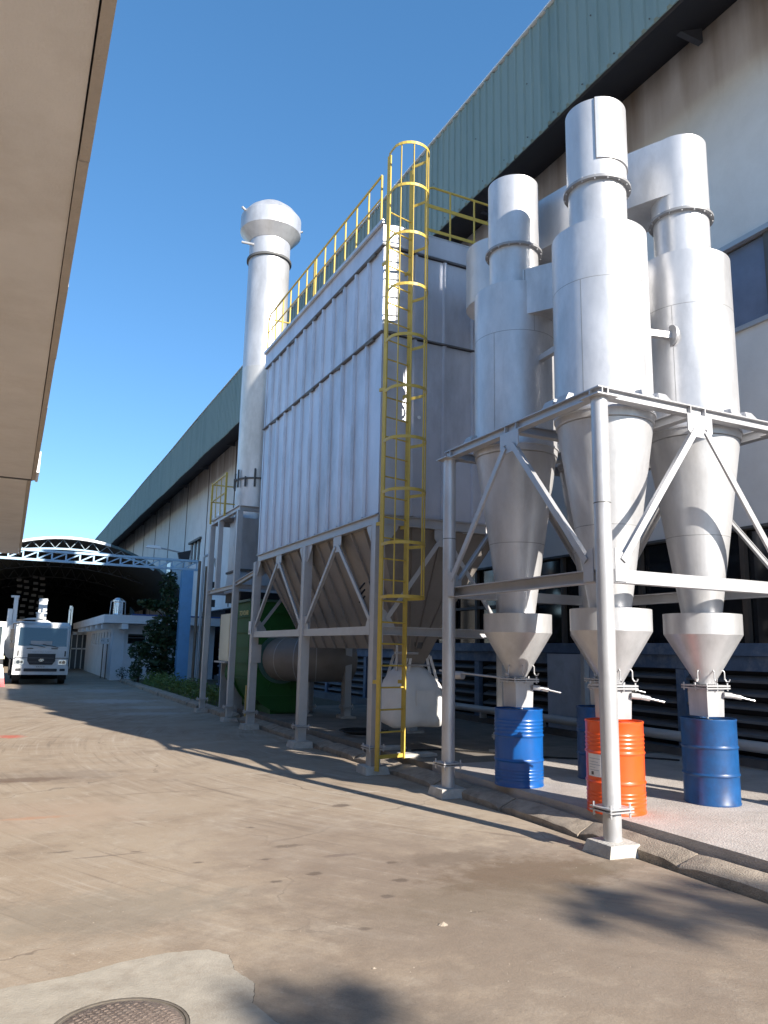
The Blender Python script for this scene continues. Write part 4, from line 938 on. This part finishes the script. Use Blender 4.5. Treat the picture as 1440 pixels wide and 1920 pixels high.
for k in range(8):
    P('rib', MB().beam((5.68+.58*math.cos(k*.785+.4), 17.05, fz+.58*math.sin(k*.785+.4)), (5.68+.74*math.cos(k*.785+.4), 17.05, fz+.74*math.sin(k*.785+.4)), .04, .03, (0, 1, 0)), GREENP, fn)
text('maker_lettering', 'TOWDAIR', .16, YTEXT, fn, (4.945, 17.75, 2.45), (R(90), 0, R(-90)))
P('motor_mount', MB().tube((fx-.3, 18.5, 1.05), (fx-.3, 19.4, 1.05), .38, 20), GREENP, fn, smooth=40)
cab = T('control_cabinet', 'tall cream control cabinet beside the green fan', 'cabinet', (4.95, 19.2, .15))
P('case', MB().box(4.9, 5.35, 18.75, 19.75, 1.32, 2.48), CREAMP, cab); P('door_edge', MB().box(4.885, 4.899, 18.8, 19.7, 1.36, 2.44), CREAMP, cab); P('stand', MB().box(4.95, 5.3, 18.8, 18.88, .1, 1.318).box(4.95, 5.3, 19.6, 19.68, .1, 1.318), SILVER2, cab)
P('tray', MB().box(4.8, 5.4, 18.7, 19.8, 1.27, 1.31), PIPEM, cab)
# elbow duct
ed = T('elbow_duct', 'fat round grey elbow duct joining the green fan to the space under the hopper', 'duct', (5.68, 17, .15))
pts = [(5.68, 17.0, fz)]
for k in range(1, 9):
    a = R(k*11.25); pts.append((5.68+.9*(1-math.cos(a)), 17.0-.9*math.sin(a)*.85, fz))
pts.append((7.0, 16.26, fz))
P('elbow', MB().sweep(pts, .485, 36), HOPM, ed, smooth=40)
for i in (2, 4, 6):
    p = Vector(pts[i]); d_ = (Vector(pts[i+1])-Vector(pts[i-1])).normalized(); P('seam_ring', MB().sweep([p-d_*.008, p+d_*.008], .488, 36), SILVER2, ed, smooth=40)
for x_, y_ in ((6.1, 16.45), (6.95, 16.3)): P('support_leg', MB().box(x_-.05, x_+.05, y_-.05, y_+.05, .23, .96), PIPEM, ed); P('base_plate', MB().box(x_-.12, x_+.12, y_-.12, y_+.12, .19, .225), CONC, ed)

# ================================================================== PLANTER, TREES
bed = MB(); bed.box(4.98, 9.4, 19.6, 37.5, -.05, .10); ST('flower_bed', bed, SOIL)
wk = MB(); wk.box(4.98, 9.4, 37.5, 62, -.05, .06); ST('pavement', wk, PLAT)
def leaves(mb, c, rx, ry, rz, n, s, seed=0):
    rnd = random.Random(seed)
    for i in range(n):
        while 1:
            p = Vector((rnd.uniform(-1, 1), rnd.uniform(-1, 1), rnd.uniform(-1, 1)))
            if .25 < p.length < 1: break
        q = Vector(c)+Vector((p.x*rx, p.y*ry, p.z*rz)); a = Vector((rnd.gauss(0, 1), rnd.gauss(0, 1), rnd.gauss(0, .6))).normalized(); b = a.cross(Vector((rnd.gauss(0, 1), rnd.gauss(0, 1), rnd.gauss(0, 1)))).normalized()
        l = s*rnd.uniform(.6, 1.3); w = l*.45
        mb.add([q-a*l/2, q+b*w/2, q+a*l/2, q-b*w/2], [(0, 1, 2, 3)])
def tree(label, x, y, trunk_h, limbs, clumps, m, seed, cat='tree', name='leafy_tree', ls=.16, r=.10, z0=.08):
    t = T(name, label, cat, (x, y, z0)); mb = MB(); mb.tube((x, y, z0), (x+.05, y, z0+trunk_h*.5), r, 10, r2=r*.8); mb.tube((x+.05, y, z0+trunk_h*.5), (x-.02, y+.03, z0+trunk_h), r*.8, 10, r2=r*.5)
    for (z_, dx, dy, dz) in limbs: mb.tube((x, y, z0+z_), (x+dx, y+dy, z0+z_+dz), r*.4, 7, r2=r*.12)
    P('trunk', mb, BARK, t, smooth=50); c = MB()
    for i, (dx, dy, z_, rx, ry, rz, n) in enumerate(clumps): leaves(c, (x+dx, y+dy, z0+z_), rx, ry, rz, n, ls, seed+i)
    P('crown', c, m, t); return t
tree('dark leafy tree with a drooping limb beside the blue gantry column', 6.0, 33.6, 3.6, [(2.7, -.9, -.3, .7), (2.2, .8, .3, .9), (1.5, -.8, .2, .5), (3.0, .1, 0, 1.4)],
     [(0, 0, 4.2, .40, .5, .55, 240), (.1, .1, 3.4, .45, .5, .5, 240), (-.55, -.2, 3.25, .45, .35, .22, 200), (-.95, -.3, 3.35, .35, .3, .14, 120), (-.2, 0, 2.2, .75, .7, .65, 520), (-.45, 0, 1.3, .7, .6, .7, 520), (.35, 0, 1.5, .6, .6, .9, 480), (-.1, -.2, .6, .6, .5, .5, 300), (.3, 0, 2.8, .5, .5, .5, 220)], LEAF, 11, ls=.24)
tree('round clipped bush on a leafy stem in front of the white building', 5.05, 34.0, .9, [(.5, .2, 0, .4)], [(0, 0, 1.35, .48, .45, .40, 620), (-.1, -.05, .55, .28, .3, .5, 380)], mat('bush_leaf', (.03, .065, .025), .6, 0, .4, 4), 40, 'bush', 'clipped_bush', ls=.15, r=.05)
hg = MB()
rnd = random.Random(5)
for i in range(46):
    y_ = 20.3+i*.28; leaves(hg, (5.35+rnd.uniform(-.2, .6), y_, .30), .36, .3, .30*rnd.uniform(.6, 1.3), 150, .085, 100+i)
TM('low_hedge', hg, LEAF2, 'low ragged green hedge along the kerb in front of the gantry column', 'hedge')
gs = MB()
for i in range(1500):
    x_ = rnd.uniform(5.0, 6.6); y_ = rnd.uniform(20, 37); h_ = rnd.uniform(.04, .12); a = rnd.uniform(0, 6.28)
    gs.add([(x_, y_, .10), (x_+.02*math.cos(a), y_+.02*math.sin(a), .10), (x_+.03*math.cos(a+1), y_+.03*math.sin(a+1), .10+h_)], [(0, 1, 2)])
TM('grass', gs, LEAF2, 'patchy grass on the strip behind the kerb', 'grass', kind='stuff')
tree('low dark shrub at the corner of the white building', 4.95, 38.2, .3, [], [(0, 0, .3, .3, .3, .28, 160)], LEAF, 77, 'shrub', 'corner_shrub', ls=.09, r=.03)

# ================================================================== WHITE OUTBUILDING
ob = T('white_outbuilding', 'low white building with a thick flat roof slab and slot windows behind the bush', 'building', (4.6, 39, 0))
fw_ = [(5.2, 6.02, 1.72, 2.2), (6.55, 7.4, 1.72, 2.2)]
def wall_x(mb, y0, y1, x0, x1, z0, z1, holes):    # wall in the XZ plane, holes as (x0,x1,z0,z1) of one height
    if not holes: mb.box(x0, x1, y0, y1, z0, z1); return
    ha, hb_ = holes[0][2], holes[0][3]; mb.box(x0, x1, y0, y1, z0, ha); mb.box(x0, x1, y0, y1, hb_, z1); c = x0
    for h in holes: mb.box(c, h[0], y0, y1, ha, hb_); c = h[1]
    mb.box(c, x1, y0, y1, ha, hb_)
mb = MB(); wall_x(mb, 39, 39.2, 4.6, 9.4, 0, 2.66, fw_); P('front_wall', mb, WHITEW, ob)
for h in fw_:
    w = P('window', MB().box(h[0], h[1], 39.10, 39.13, h[2], h[3]), GLASS, ob); P('frame', MB().box(h[0], h[1], 39.02, 39.09, h[3]-.06, h[3]).box(h[0], h[1], 39.02, 39.09, h[2], h[2]+.04).box(h[0], h[1], 39.02, 39.09, h[3]-.2, h[3]-.16), SEAM, w)
sl_ = [(40.6+i*.0+i*1.35, 40.6+i*1.35+.5) for i in range(8)]
mb = MB(); c = 39.2
mb.box(4.6, 4.8, 39.2, 54, 0, 1.65); mb.box(4.6, 4.8, 39.2, 54, 2.3, 2.66)
for a, b in sl_: mb.box(4.6, 4.8, c, a, 1.65, 2.3); c = b
mb.box(4.6, 4.8, c, 54, 1.65, 2.3); P('side_wall', mb, CANOPY, ob)
for a, b in sl_: P('slot_window', MB().box(4.70, 4.73, a, b, 1.65, 2.3), GLASS, ob)
P('corner_pilaster', MB().box(4.50, 4.597, 39.0, 39.9, 0, 2.66).box(5.0, 5.06, 38.93, 38.997, 0, 2.66), WHITEW, ob)
P('roof_slab', MB().hexa([(3.95, 38, 2.67), (9.4, 38, 2.67), (9.4, 57, 2.67), (3.95, 57, 2.67)], [(3.93, 37.98, 3.05), (9.4, 37.98, 3.05), (9.4, 57, 3.05), (3.93, 57, 3.05)]), WHITEW, ob)
P('roof_trim', MB().box(5.2, 9.4, 37.96, 38.3, 3.055, 3.12), BLUEBR, ob)
mb = MB()
for a in (39.2, 42.0, 44.8, 47.6, 50.4, 53.2): mb.box(4.0, 4.58, a, a+.35, 2.42, 2.665)
P('roof_rib', mb, WHITEW, ob); P('front_rib', MB().box(4.75, 5.05, 38.05, 38.99, 2.40, 2.665), WHITEW, ob)
# recess beyond with dark shop frames
P('rear_front', MB().box(3.9, 9.4, 57.2, 57.4, 0, 2.6), SEAM, ob)
mb = MB()
for i in range(9): mb.box(3.9+i*.35, 3.96+i*.35, 57.1, 57.19, 0, 2.5)
mb.box(3.9, 7, 57.1, 57.19, 1.3, 1.4); mb.box(3.9, 7, 57.1, 57.19, 2.3, 2.5); P('rear_mullion', mb, CANOPY, ob)
tk = T('water_tank', 'shiny ribbed steel water tank on the flat roof of the white building', 'water tank', (5.1, 43, 3.05))
pr = [(0, 3.2), (.24, 3.2)]
for k in range(5): pr += [(.27, 3.25+k*.13), (.25, 3.31+k*.13)]
pr += [(.26, 3.9), (.34, 3.92), (.34, 3.98), (.2, 4.08), (.16, 4.12), (0, 4.14)]
P('tank', MB().lathe(pr, 28, (5.1, 43)), CHROME, tk, smooth=40)
mb = MB()
for a in range(6): mb.tube((5.1+.40*math.cos(a*1.047), 43+.40*math.sin(a*1.047), 3.05), (5.1+.36*math.cos(a*1.047), 43+.36*math.sin(a*1.047), 3.95), .02, 6)
P('stand', mb, SILVER2, tk)
for i, (x_, y_, lb, s_) in enumerate(((4.35, 41.4, 'round white sign on a thin post before the white building, left one of the pair', 'STOP'), (4.42, 40.2, 'round white sign on a thin post before the white building, right one of the pair', '5'))):
    sg = T('round_sign', lb, 'sign', (x_, y_, 0)); P('post', MB().tube((x_, y_, 0), (x_, y_, 1.95), .025, 8), RUST, sg); P('disc', MB().tube((x_, y_-.03, 1.85), (x_, y_-.045, 1.85), .16, 20), WHITEP, sg)
    text('sign_letters', s_, .11 if i == 0 else .2, SEAM, sg, (x_, y_-.05, 1.85), (R(90), 0, 0))

# ================================================================== BLUE GANTRY
gt = T('pipe_gantry', 'long pale blue lattice gantry crossing the road on a blue column', 'gantry', (6.6, 33, 0))
gx0, gx1, gyy, z0g, z1g = -3.5, 7.05, 33.0, 4.90, 5.27
for z_ in (z0g, z1g): P('chord', MB().box(gx0, gx1, gyy-.08, gyy+.08, z_-.045, z_+.045), TRUSSP, gt)
n = 20; w = (gx1-gx0-.1)/n
mw = MB().box(-.028, .028, gyy-.045, gyy+.045, z0g+.045, z1g-.045).mesh('web_upright', TRUSSP)
mdg = MB().beam((0, gyy, z0g+.045), (w, gyy, z1g-.045), .05, .05, (0, 1, 0)).mesh('web_diagonal', TRUSSP)
for i in range(n+1): PM('web_upright', mw, gt, (gx0+.05+i*w, 0, 0))
for i in range(n): PM('web_diagonal', mdg, gt, (gx0+.05+i*w, 0, 0))
P('column', MB().ibeam((6.62, gyy, .1), (6.62, gyy, z0g-.05), .46, .40, .03, (0, 1, 0)).box(6.40, 6.42, gyy-.19, gyy+.19, .1, z0g-.05), BLUEP, gt)
P('column_base', MB().box(6.3, 6.95, gyy-.3, gyy+.3, .08, .16), CONC, gt)
P('column', MB().box(-3.6, -3.2, gyy-.2, gyy+.2, 0, z0g-.05), BLUEP, gt)
pp = T('pipe_rack', 'bundle of grey and brown pipes standing right of the blue column', 'pipes', (7.2, 32.5, 0))
for x_, r_, m_, zz in ((6.95, .06, RUST, 5.2), (7.12, .05, PIPEM, 5.4), (7.28, .085, RUST, 5.0), (7.5, .06, PIPEM, 5.3)): P('pipe', MB().tube((x_, 32.2, 0), (x_, 32.2, zz), r_, 10), m_, pp, smooth=50)
P('elbow', MB().path([(7.12, 32.2, 5.4), (7.3, 32.2, 5.5), (7.6, 32.2, 5.3), (7.65, 32.2, 5.0)], .05, 8), PIPEM, pp)
P('junction_box', MB().box(7.35, 7.65, 32.0, 32.15, 3.3, 3.6).box(7.35, 7.6, 32.0, 32.15, 4.1, 4.35), GRILLE, pp)
rk = T('blue_rack', 'small blue rack of shelves behind the chimney tower legs', 'rack', (6.1, 26, .1))
mb = MB()
for x_ in (6.5, 7.1): mb.box(x_, x_+.05, 26, 26.05, .1, 1.6)
for z_ in (.4, .7, 1.0, 1.3, 1.55): mb.box(6.5, 7.15, 25.95, 26.3, z_, z_+.05)
P('shelves', mb, BLUESILL, rk)
lp = T('street_lamp', 'white street lamp reaching out over the gantry from the hall wall', 'street lamp', (7.3, 36, 0))
P('arm', MB().path([(7.3, 36, 4.6), (7.25, 36, 5.65), (6.9, 36, 5.95), (6.3, 36, 6.05), (5.8, 36, 6.12)], .035, 8), SILVER2, lp, smooth=50)
P('pole', MB().tube((7.3, 36, 0), (7.3, 36, 4.6), .05, 10), SILVER2, lp)
P('lamp_head', MB().hexa([(5.25, 35.88, 6.08), (5.95, 35.88, 6.05), (5.95, 36.12, 6.05), (5.25, 36.12, 6.08)], [(5.35, 35.92, 6.2), (5.9, 35.9, 6.19), (5.9, 36.1, 6.19), (5.35, 36.08, 6.2)]), WHITEP, lp)
fl = T('flood_light', 'dark square flood light above the gantry near the hall wall', 'light', (6.5, 34, 5.3)); P('housing', MB().hexa([(6.45, 33.9, 5.35), (6.85, 33.9, 5.45), (6.85, 34.1, 5.45), (6.45, 34.1, 5.35)], [(6.35, 33.9, 5.7), (6.9, 33.9, 5.85), (6.9, 34.1, 5.85), (6.35, 34.1, 5.7)]), GRILLE, fl); P('bracket', MB().box(6.5, 6.56, 33.3, 34.0, 5.3, 5.36), SILVER2, fl)

# ================================================================== ARCHED SHED
DKT = mat('dark_truss_steel', (.05, .055, .065), .7)
sd_ = T('arched_shed', 'dark open shed with an arched white edged truss roof at the end of the road', 'shed', (2.3, 47, 0))
acx, rad, apz, hs = 2.7, 9.0, 7.58, 6.9
def arcz(x_, dz=0): return apz-rad+math.sqrt(rad*rad-(x_-acx)**2)+dz
xs = [acx-hs+2*hs*k/32 for k in range(33)]
def arcband(y0, y1, dz0, dz1, lo=-99, hi=99):
    mb = MB()
    for a, b in zip(xs[:-1], xs[1:]):
        if not lo <= a < hi: continue
        mb.hexa([(a, y0, arcz(a, dz0)), (b, y0, arcz(b, dz0)), (b, y1, arcz(b, dz0)), (a, y1, arcz(a, dz0))], [(a, y0, arcz(a, dz1)), (b, y0, arcz(b, dz1)), (b, y1, arcz(b, dz1)), (a, y1, arcz(a, dz1))])
    return mb
P('roof_edge', arcband(46.6, 46.9, -.04, .10, -99, 4.6), WHITEP, sd_); P('roof_edge', arcband(46.6, 46.9, -.04, .10, 4.6, 99), mat('dark_teal_edge', (.06, .10, .11), .6), sd_, label='dark teal end of the arched roof edge')
P('roof_sheet', arcband(46.9, 96, 0, .06), mat('dark_shed_roof', (.03, .04, .045), .8), sd_)
def arcz2(x_): return 7.0-.030*(x_-acx)**2
mb = MB()
for a, b in zip(xs[5:-6], xs[6:-5]): mb.beam((a, 47, min(arcz2(a), arcz(a)-.12)), (b, 47, min(arcz2(b), arcz(b)-.12)), .10, .10)
P('bottom_chord', mb, TRUSSP, sd_)
mat_web = mat('pale_web_paint', (.25, .32, .38), .5)
for k in range(13):
    xa = acx-4.8+k*.8; xb = xa+.4
    for q in (xa, xa+.8): P('truss_web', MB().beam((q if q == xa else q, 47, arcz2(q)+.04), (xb, 47, arcz(xb)-.04), .025, .03), mat_web, sd_)
for yk in (55, 64, 73, 82, 91):
    mb = MB()
    for k in range(17):
        xa = acx-6.4+k*.8; mb.beam((xa, yk, arcz2(xa)-.3), (xa+.4, yk, arcz(xa+.4)-.04), .05, .05); mb.beam((xa+.8, yk, arcz2(xa+.8)-.3), (xa+.4, yk, arcz(xa+.4)-.04), .05, .05); mb.beam((xa, yk, arcz2(xa)-.3), (xa+.8, yk, arcz2(xa+.8)-.3), .06, .06)
    P('truss', mb, DKT, sd_)
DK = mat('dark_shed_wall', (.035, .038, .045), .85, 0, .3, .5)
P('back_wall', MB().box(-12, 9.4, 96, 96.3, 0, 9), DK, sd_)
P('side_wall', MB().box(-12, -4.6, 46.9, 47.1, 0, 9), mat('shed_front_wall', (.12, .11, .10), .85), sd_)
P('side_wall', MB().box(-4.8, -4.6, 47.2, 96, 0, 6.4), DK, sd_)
for yk in (47, 60, 73, 86): P('column', MB().box(-4.55, -4.25, yk, yk+.3, 0, 5.2), LOUV, sd_)
for (x_, yk, zz) in ((1.35, 70, 7.2), (.15, 70, 6.9)):
    mb = MB()
    for k in range(7):
        for j in range(2): mb.box(x_+j*.55+.1*math.sin(k), x_+j*.55+.38+.1*math.sin(k), yk+.02*k, yk+.02*k+.01, zz-.5*k-.1*j, zz-.5*k-.1*j-.22)
    P('pale_plate', mb, PIPEM, sd_)  # small pale plates stacked in columns inside the shed

TRW = mat('truck_white_paint', (.56, .58, .60), .35, 0, .05, 3, dirt=(.36, .34, .31), dirtamt=.45)
# ================================================================== TRUCK
tr = T('tanker_truck', 'white tanker truck parked facing the camera at the mouth of the dark shed', 'truck', (1.3, 34.5, 0))
ty = 34.5; tc = 1.29; hw = 1.03
def rect(x0, x1, y0, y1, z0, z1): return MB().box(x0, x1, y0, y1, z0, z1)
def rpoly(x0, x1, z0, z1, r, y_, d, n=4):
    pts = []
    for (cx__, cz, a0) in ((x1-r, z1-r, 0), (x0+r, z1-r, 90), (x0+r, z0+r, 180), (x1-r, z0+r, 270)):
        for k in range(n+1): a = R(a0+90*k/n); pts.append((cx__+r*math.cos(a), y_, cz+r*math.sin(a)))
    return MB().poly(pts, (0, d, 0))
cabp = [(0, .42), (0, 1.45), (.10, 2.30), (.25, 2.47), (.45, 2.52), (1.7, 2.52), (1.7, .42)]
cabm = MB().poly([(tc-hw, ty+y_, z_) for y_, z_ in cabp], (2*hw, 0, 0)); cabo = P('cab', cabm, TRW, tr)
bm = bmesh.new(); bm.from_mesh(cabo.data); bmesh.ops.bevel(bm, geom=list(bm.edges), offset=.07, segments=3, affect='EDGES'); bm.to_mesh(cabo.data); bm.free()
ws = MB(); ws.hexa([(tc-hw+.12, ty-.012+.02, 1.54), (tc+hw-.12, ty-.012+.02, 1.54), (tc+hw-.12, ty+.05, 1.54), (tc-hw+.12, ty+.05, 1.54)], [(tc-hw+.14, ty+.085, 2.28), (tc+hw-.14, ty+.085, 2.28), (tc+hw-.14, ty+.15, 2.28), (tc-hw+.14, ty+.15, 2.28)]); w_ = P('windscreen', ws, WIND, tr)
P('sun_shade', MB().box(tc-.45, tc+.35, ty+.01, ty+.03, 1.6, 1.75), PIPEM, w_)
for a, b in ((tc-.5, tc+.0), (tc+.0, tc+.5)): P('wiper', MB().beam((a, ty-.02, 1.62), (b+.1, ty-.02, 1.5), .02, .02), BLACK, tr)
P('panel_gap', MB().box(tc-hw+.02, tc+hw-.02, ty-.012, ty-.002, 1.055, 1.08), GRILLE, tr)
gp = [(tc-.52, 1.24), (tc+.52, 1.24), (tc+.52, .95), (tc+.42, .80), (tc-.42, .80), (tc-.52, .95)]
gg = P('grille', MB().poly([(x_, ty-.03, z_) for x_, z_ in gp], (0, .03, 0)), GRILLE, tr)
P('grille_bar', MB().box(tc-.48, tc+.48, ty-.04, ty-.031, 1.06, 1.08).box(tc-.48, tc+.48, ty-.04, ty-.031, .90, .915), LOUV, gg)
lgm = MB()   # slanted oval emblem
el_pts = [(.085*math.cos(t*math.pi/12), .045*math.sin(t*math.pi/12)) for t in range(24)]
for i in range(24):
    a, b = el_pts[i], el_pts[(i+1) % 24]; lgm.beam((tc+a[0], ty-.045, .985+a[1]), (tc+b[0], ty-.045, .985+b[1]), .012, .012)
lgm.beam((tc-.04, ty-.045, .955), (tc-.015, ty-.045, 1.015), .014, .012); lgm.beam((tc+.015, ty-.045, .955), (tc+.04, ty-.045, 1.015), .014, .012); lgm.beam((tc-.03, ty-.045, .98), (tc+.03, ty-.045, .992), .014, .012)
P('emblem', lgm, CHROME, gg)
for s_ in (-1, 1):
    hl = P('headlight', rpoly(min(tc+s_*.64, tc+s_*.95), max(tc+s_*.64, tc+s_*.95), .80, 1.0, .04, ty-.02, .02), CHROME, tr); P('lamp_lens', MB().tube((tc+s_*.85, ty-.025, .90), (tc+s_*.85, ty-.035, .90), .07, 14).tube((tc+s_*.72, ty-.025, .90), (tc+s_*.72, ty-.035, .90), .05, 14), WIND, hl)
    P('fog_light', rpoly(min(tc+s_*.72, tc+s_*.92), max(tc+s_*.72, tc+s_*.92), .55, .65, .02, ty-.07, .02), GRILLE, tr)
    P('air_slot', MB().box(tc+s_*.88-.025, tc+s_*.88+.025, ty-.015, ty+.0, 1.14, 1.36), GRILLE, tr)
    P('vent', MB().box(tc+s_*.46-.12, tc+s_*.46+.12, ty-.012, ty+.0, 1.43, 1.465), GRILLE, tr)
    P('wheel', MB().tube((tc+s_*.74, ty+1.1, .47), (tc+s_*1.0, ty+1.1, .47), .47, 24), BLACK, tr, smooth=40)
    P('mud_guard', MB().box(min(tc+s_*.7, tc+s_*1.02), max(tc+s_*.7, tc+s_*1.02), ty+.4, ty+.55, .2, .9), BLACK, tr)
P('bumper', MB().box(tc-hw-.01, tc+hw+.01, ty-.05, ty+.3, .40, .76), TRW, tr)
P('lower_intake', rpoly(tc-.62, tc+.62, .53, .65, .03, ty-.065, .014), GRILLE, tr)
P('number_plate', MB().box(tc-.20, tc+.20, ty-.065, ty-.052, .685, .755), TRW, tr); text('plate_characters', 'B 9173 TK', .075, SEAM, tr, (tc, ty-.068, .72), (R(90), 0, 0), .001)
text('cab_lettering', 'READY MIX PLANT', .085, GTEXT, tr, (tc, ty-.004, 1.31), (R(90), 0, 0), .001)
P('mirror', MB().box(tc-hw-.20, tc-hw-.06, ty+.0, ty+.10, 1.75, 2.2), BLACK, tr); P('mirror', MB().box(tc-hw-.18, tc-hw-.04, ty, ty+.10, 1.45, 1.65), BLACK, tr)
P('mirror_arm', MB().path([(tc-hw+.1, ty+.1, 2.44), (tc-hw-.12, ty+.05, 2.42), (tc-hw-.12, ty+.05, 1.5)], .025, 6), BLACK, tr)
P('roof_rail', MB().box(tc-hw-.02, tc-.35, ty+.15, ty+.3, 2.53, 2.60), BLACK, tr)
tkm = MB()
tpts = []
for k in range(28): a = 2*math.pi*k/28; tpts.append((tc-.35+1.22*math.cos(a), 36.5, 1.72+1.02*math.sin(a)))
P('tank_end', MB().poly(tpts, (0, .1, 0)), TRW, tr)
P('tank', MB().poly([(p[0], 36.61, p[2]) for p in tpts], (0, 6.5, 0)), TRW, tr, smooth=35)
P('hatch', MB().box(tc-.28, tc+.0, 36.4, 36.7, 2.7, 2.95).box(tc-.33, tc+.12, 36.38, 36.4, 2.92, 2.97), TRW, tr)
P('stack_pipe', MB().box(tc-.22, tc+.12, 36.9, 37.1, 2.7, 3.60).box(tc-.24, tc+.14, 36.88, 37.12, 3.5, 3.54), TRW, tr)
P('stack_pipe', MB().box(tc-1.42, tc-1.20, 36.9, 37.1, 2.0, 3.1).box(tc-1.22, tc-1.05, 36.9, 37.1, 2.3, 3.65).box(tc-1.35, tc-1.02, 36.88, 37.12, 3.60, 3.68), TRW, tr)
P('ladder_post', MB().box(tc+.98, tc+1.05, 36.2, 36.3, 2.45, 3.15).box(tc+1.08, tc+1.14, 36.2, 36.3, 2.45, 3.25).box(tc+1.0, tc+1.1, 36.2, 36.3, 3.1, 3.3), CHROME, tr)
P('chassis', MB().box(tc-.9, tc+.9, 35.2, 43, .5, .8), BLACK, tr)
for yk in (40.5, 41.8): P('wheel', MB().tube((tc-1.05, yk, .47), (tc+1.0, yk, .47), .47, 20), BLACK, tr, smooth=40)
P('side_guard', MB().box(tc-hw-.14, tc-hw-.02, ty+.4, ty+6, .35, 1.0), BLACK, tr)
t2 = T('box_truck', 'second white truck just showing at the left edge beside the tanker', 'truck', (-1.2, 35, 0))
P('cab', MB().box(-2.3, -.12, 35.2, 37, .6, 2.5), WHITEP, t2); P('bumper', MB().box(-2.3, -.10, 35.1, 35.2, .5, .95), GRILLE, t2); P('headlight', MB().box(-.5, -.06, 35.06, 35.1, 1.0, 1.12), CREAMP, t2); P('wheel', MB().tube((-.4, 36, .47), (-.12, 36, .47), .47, 20), BLACK, t2); P('windscreen', MB().box(-2.2, -.25, 35.17, 35.19, 1.5, 2.3), WIND, t2)
bc = T('plastic_barrier', 'red and white plastic road barrier at the left edge in front of the trucks', 'barrier', (-.1, 33.2, 0))
P('base', MB().hexa([(-.5, 33, 0), (.05, 33, 0), (.05, 33.4, 0), (-.5, 33.4, 0)], [(-.5, 33.1, .32), (.0, 33.1, .32), (.0, 33.3, .32), (-.5, 33.3, .32)]), REDP, bc); P('upper_band', MB().hexa([(-.5, 33.1, .321), (.0, 33.1, .321), (.0, 33.3, .321), (-.5, 33.3, .321)], [(-.5, 33.15, .7), (-.06, 33.15, .7), (-.06, 33.25, .7), (-.5, 33.25, .7)]), mat('pink_white_plastic', (.75, .55, .55), .4), bc)
P('top_cap', MB().box(-.5, -.09, 33.16, 33.24, .701, .82), WHITEP, bc)

# ================================================================== SMALL THINGS
hs = T('rubber_hose', 'black hose lying in loose bends on the platform under the hopper', 'hose', (6, 10, .19))
hp2 = []
for k in range(40): t = k/39; hp2.append((5.55+3.2*t, 10.4-2.2*t+.25*math.sin(t*9), .205))
P('tube', MB().sweep(hp2, .012, 8), BLACK, hs, smooth=60)
h2 = T('coiled_hose', 'dark coil of hose on the platform behind the second post', 'hose', (5.75, 12.6, .19))
P('coil', MB().sweep([(5.75+(.22+.004*k)*math.cos(k*.45), 12.6+(.22+.004*k)*math.sin(k*.45), .21+.0012*k) for k in range(56)], .014, 8), BLACK, h2, smooth=60)
for i, (x_, y_, a) in enumerate(((5.35, 9.9, .2), (5.28, 10.7, -.1))):
    TM('loose_slab', MB().hexa([(x_-.28, y_-.12, .188), (x_+.3, y_-.1, .188), (x_+.28, y_+.14, .188), (x_-.25, y_+.1, .188)], [(x_-.27, y_-.12, .235), (x_+.29, y_-.1, .23), (x_+.27, y_+.13, .23), (x_-.25, y_+.1, .236)]), CONC, ('broken concrete slab piece lying at the foot of the ladder', 'broken concrete slab piece lying just behind the ladder post')[i], 'slab')
# tree behind the viewpoint whose branches drop soft shade on the road
tt = T('roadside_tree', 'spreading tree standing behind the viewpoint', 'tree', (8.6, -13.5, 0))
P('trunk', MB().tube((8.6, -13.5, 0), (8.4, -13.4, 4.5), .22, 10, r2=.16).tube((8.4, -13.4, 4.5), (6.2, -13.2, 8.2), .12, 8, r2=.04).tube((8.4, -13.4, 4.5), (9.4, -12.4, 7.9), .12, 8, r2=.04).tube((8.4, -13.4, 4.5), (9.9, -14.8, 7.5), .1, 8, r2=.03), BARK, tt, smooth=50)
tc_ = MB()
for i, (x_, y_, z_, a, b, c, n_) in enumerate(((6.15, -13.4, 8.55, .5, .7, .35, 130), (5.75, -13.6, 8.45, .35, .4, .3, 60), (8.75, -12.5, 8.6, .8, .35, .3, 110), (9.3, -12.7, 8.3, .6, .3, .3, 90), (9.6, -15, 8, 1, 1, .7, 260), (7.9, -15, 7.3, 1.2, 1.2, .8, 300))): leaves(tc_, (x_, y_, z_), a, b, c, n_, .3, 300+i)
P('crown', tc_, LEAF, tt)
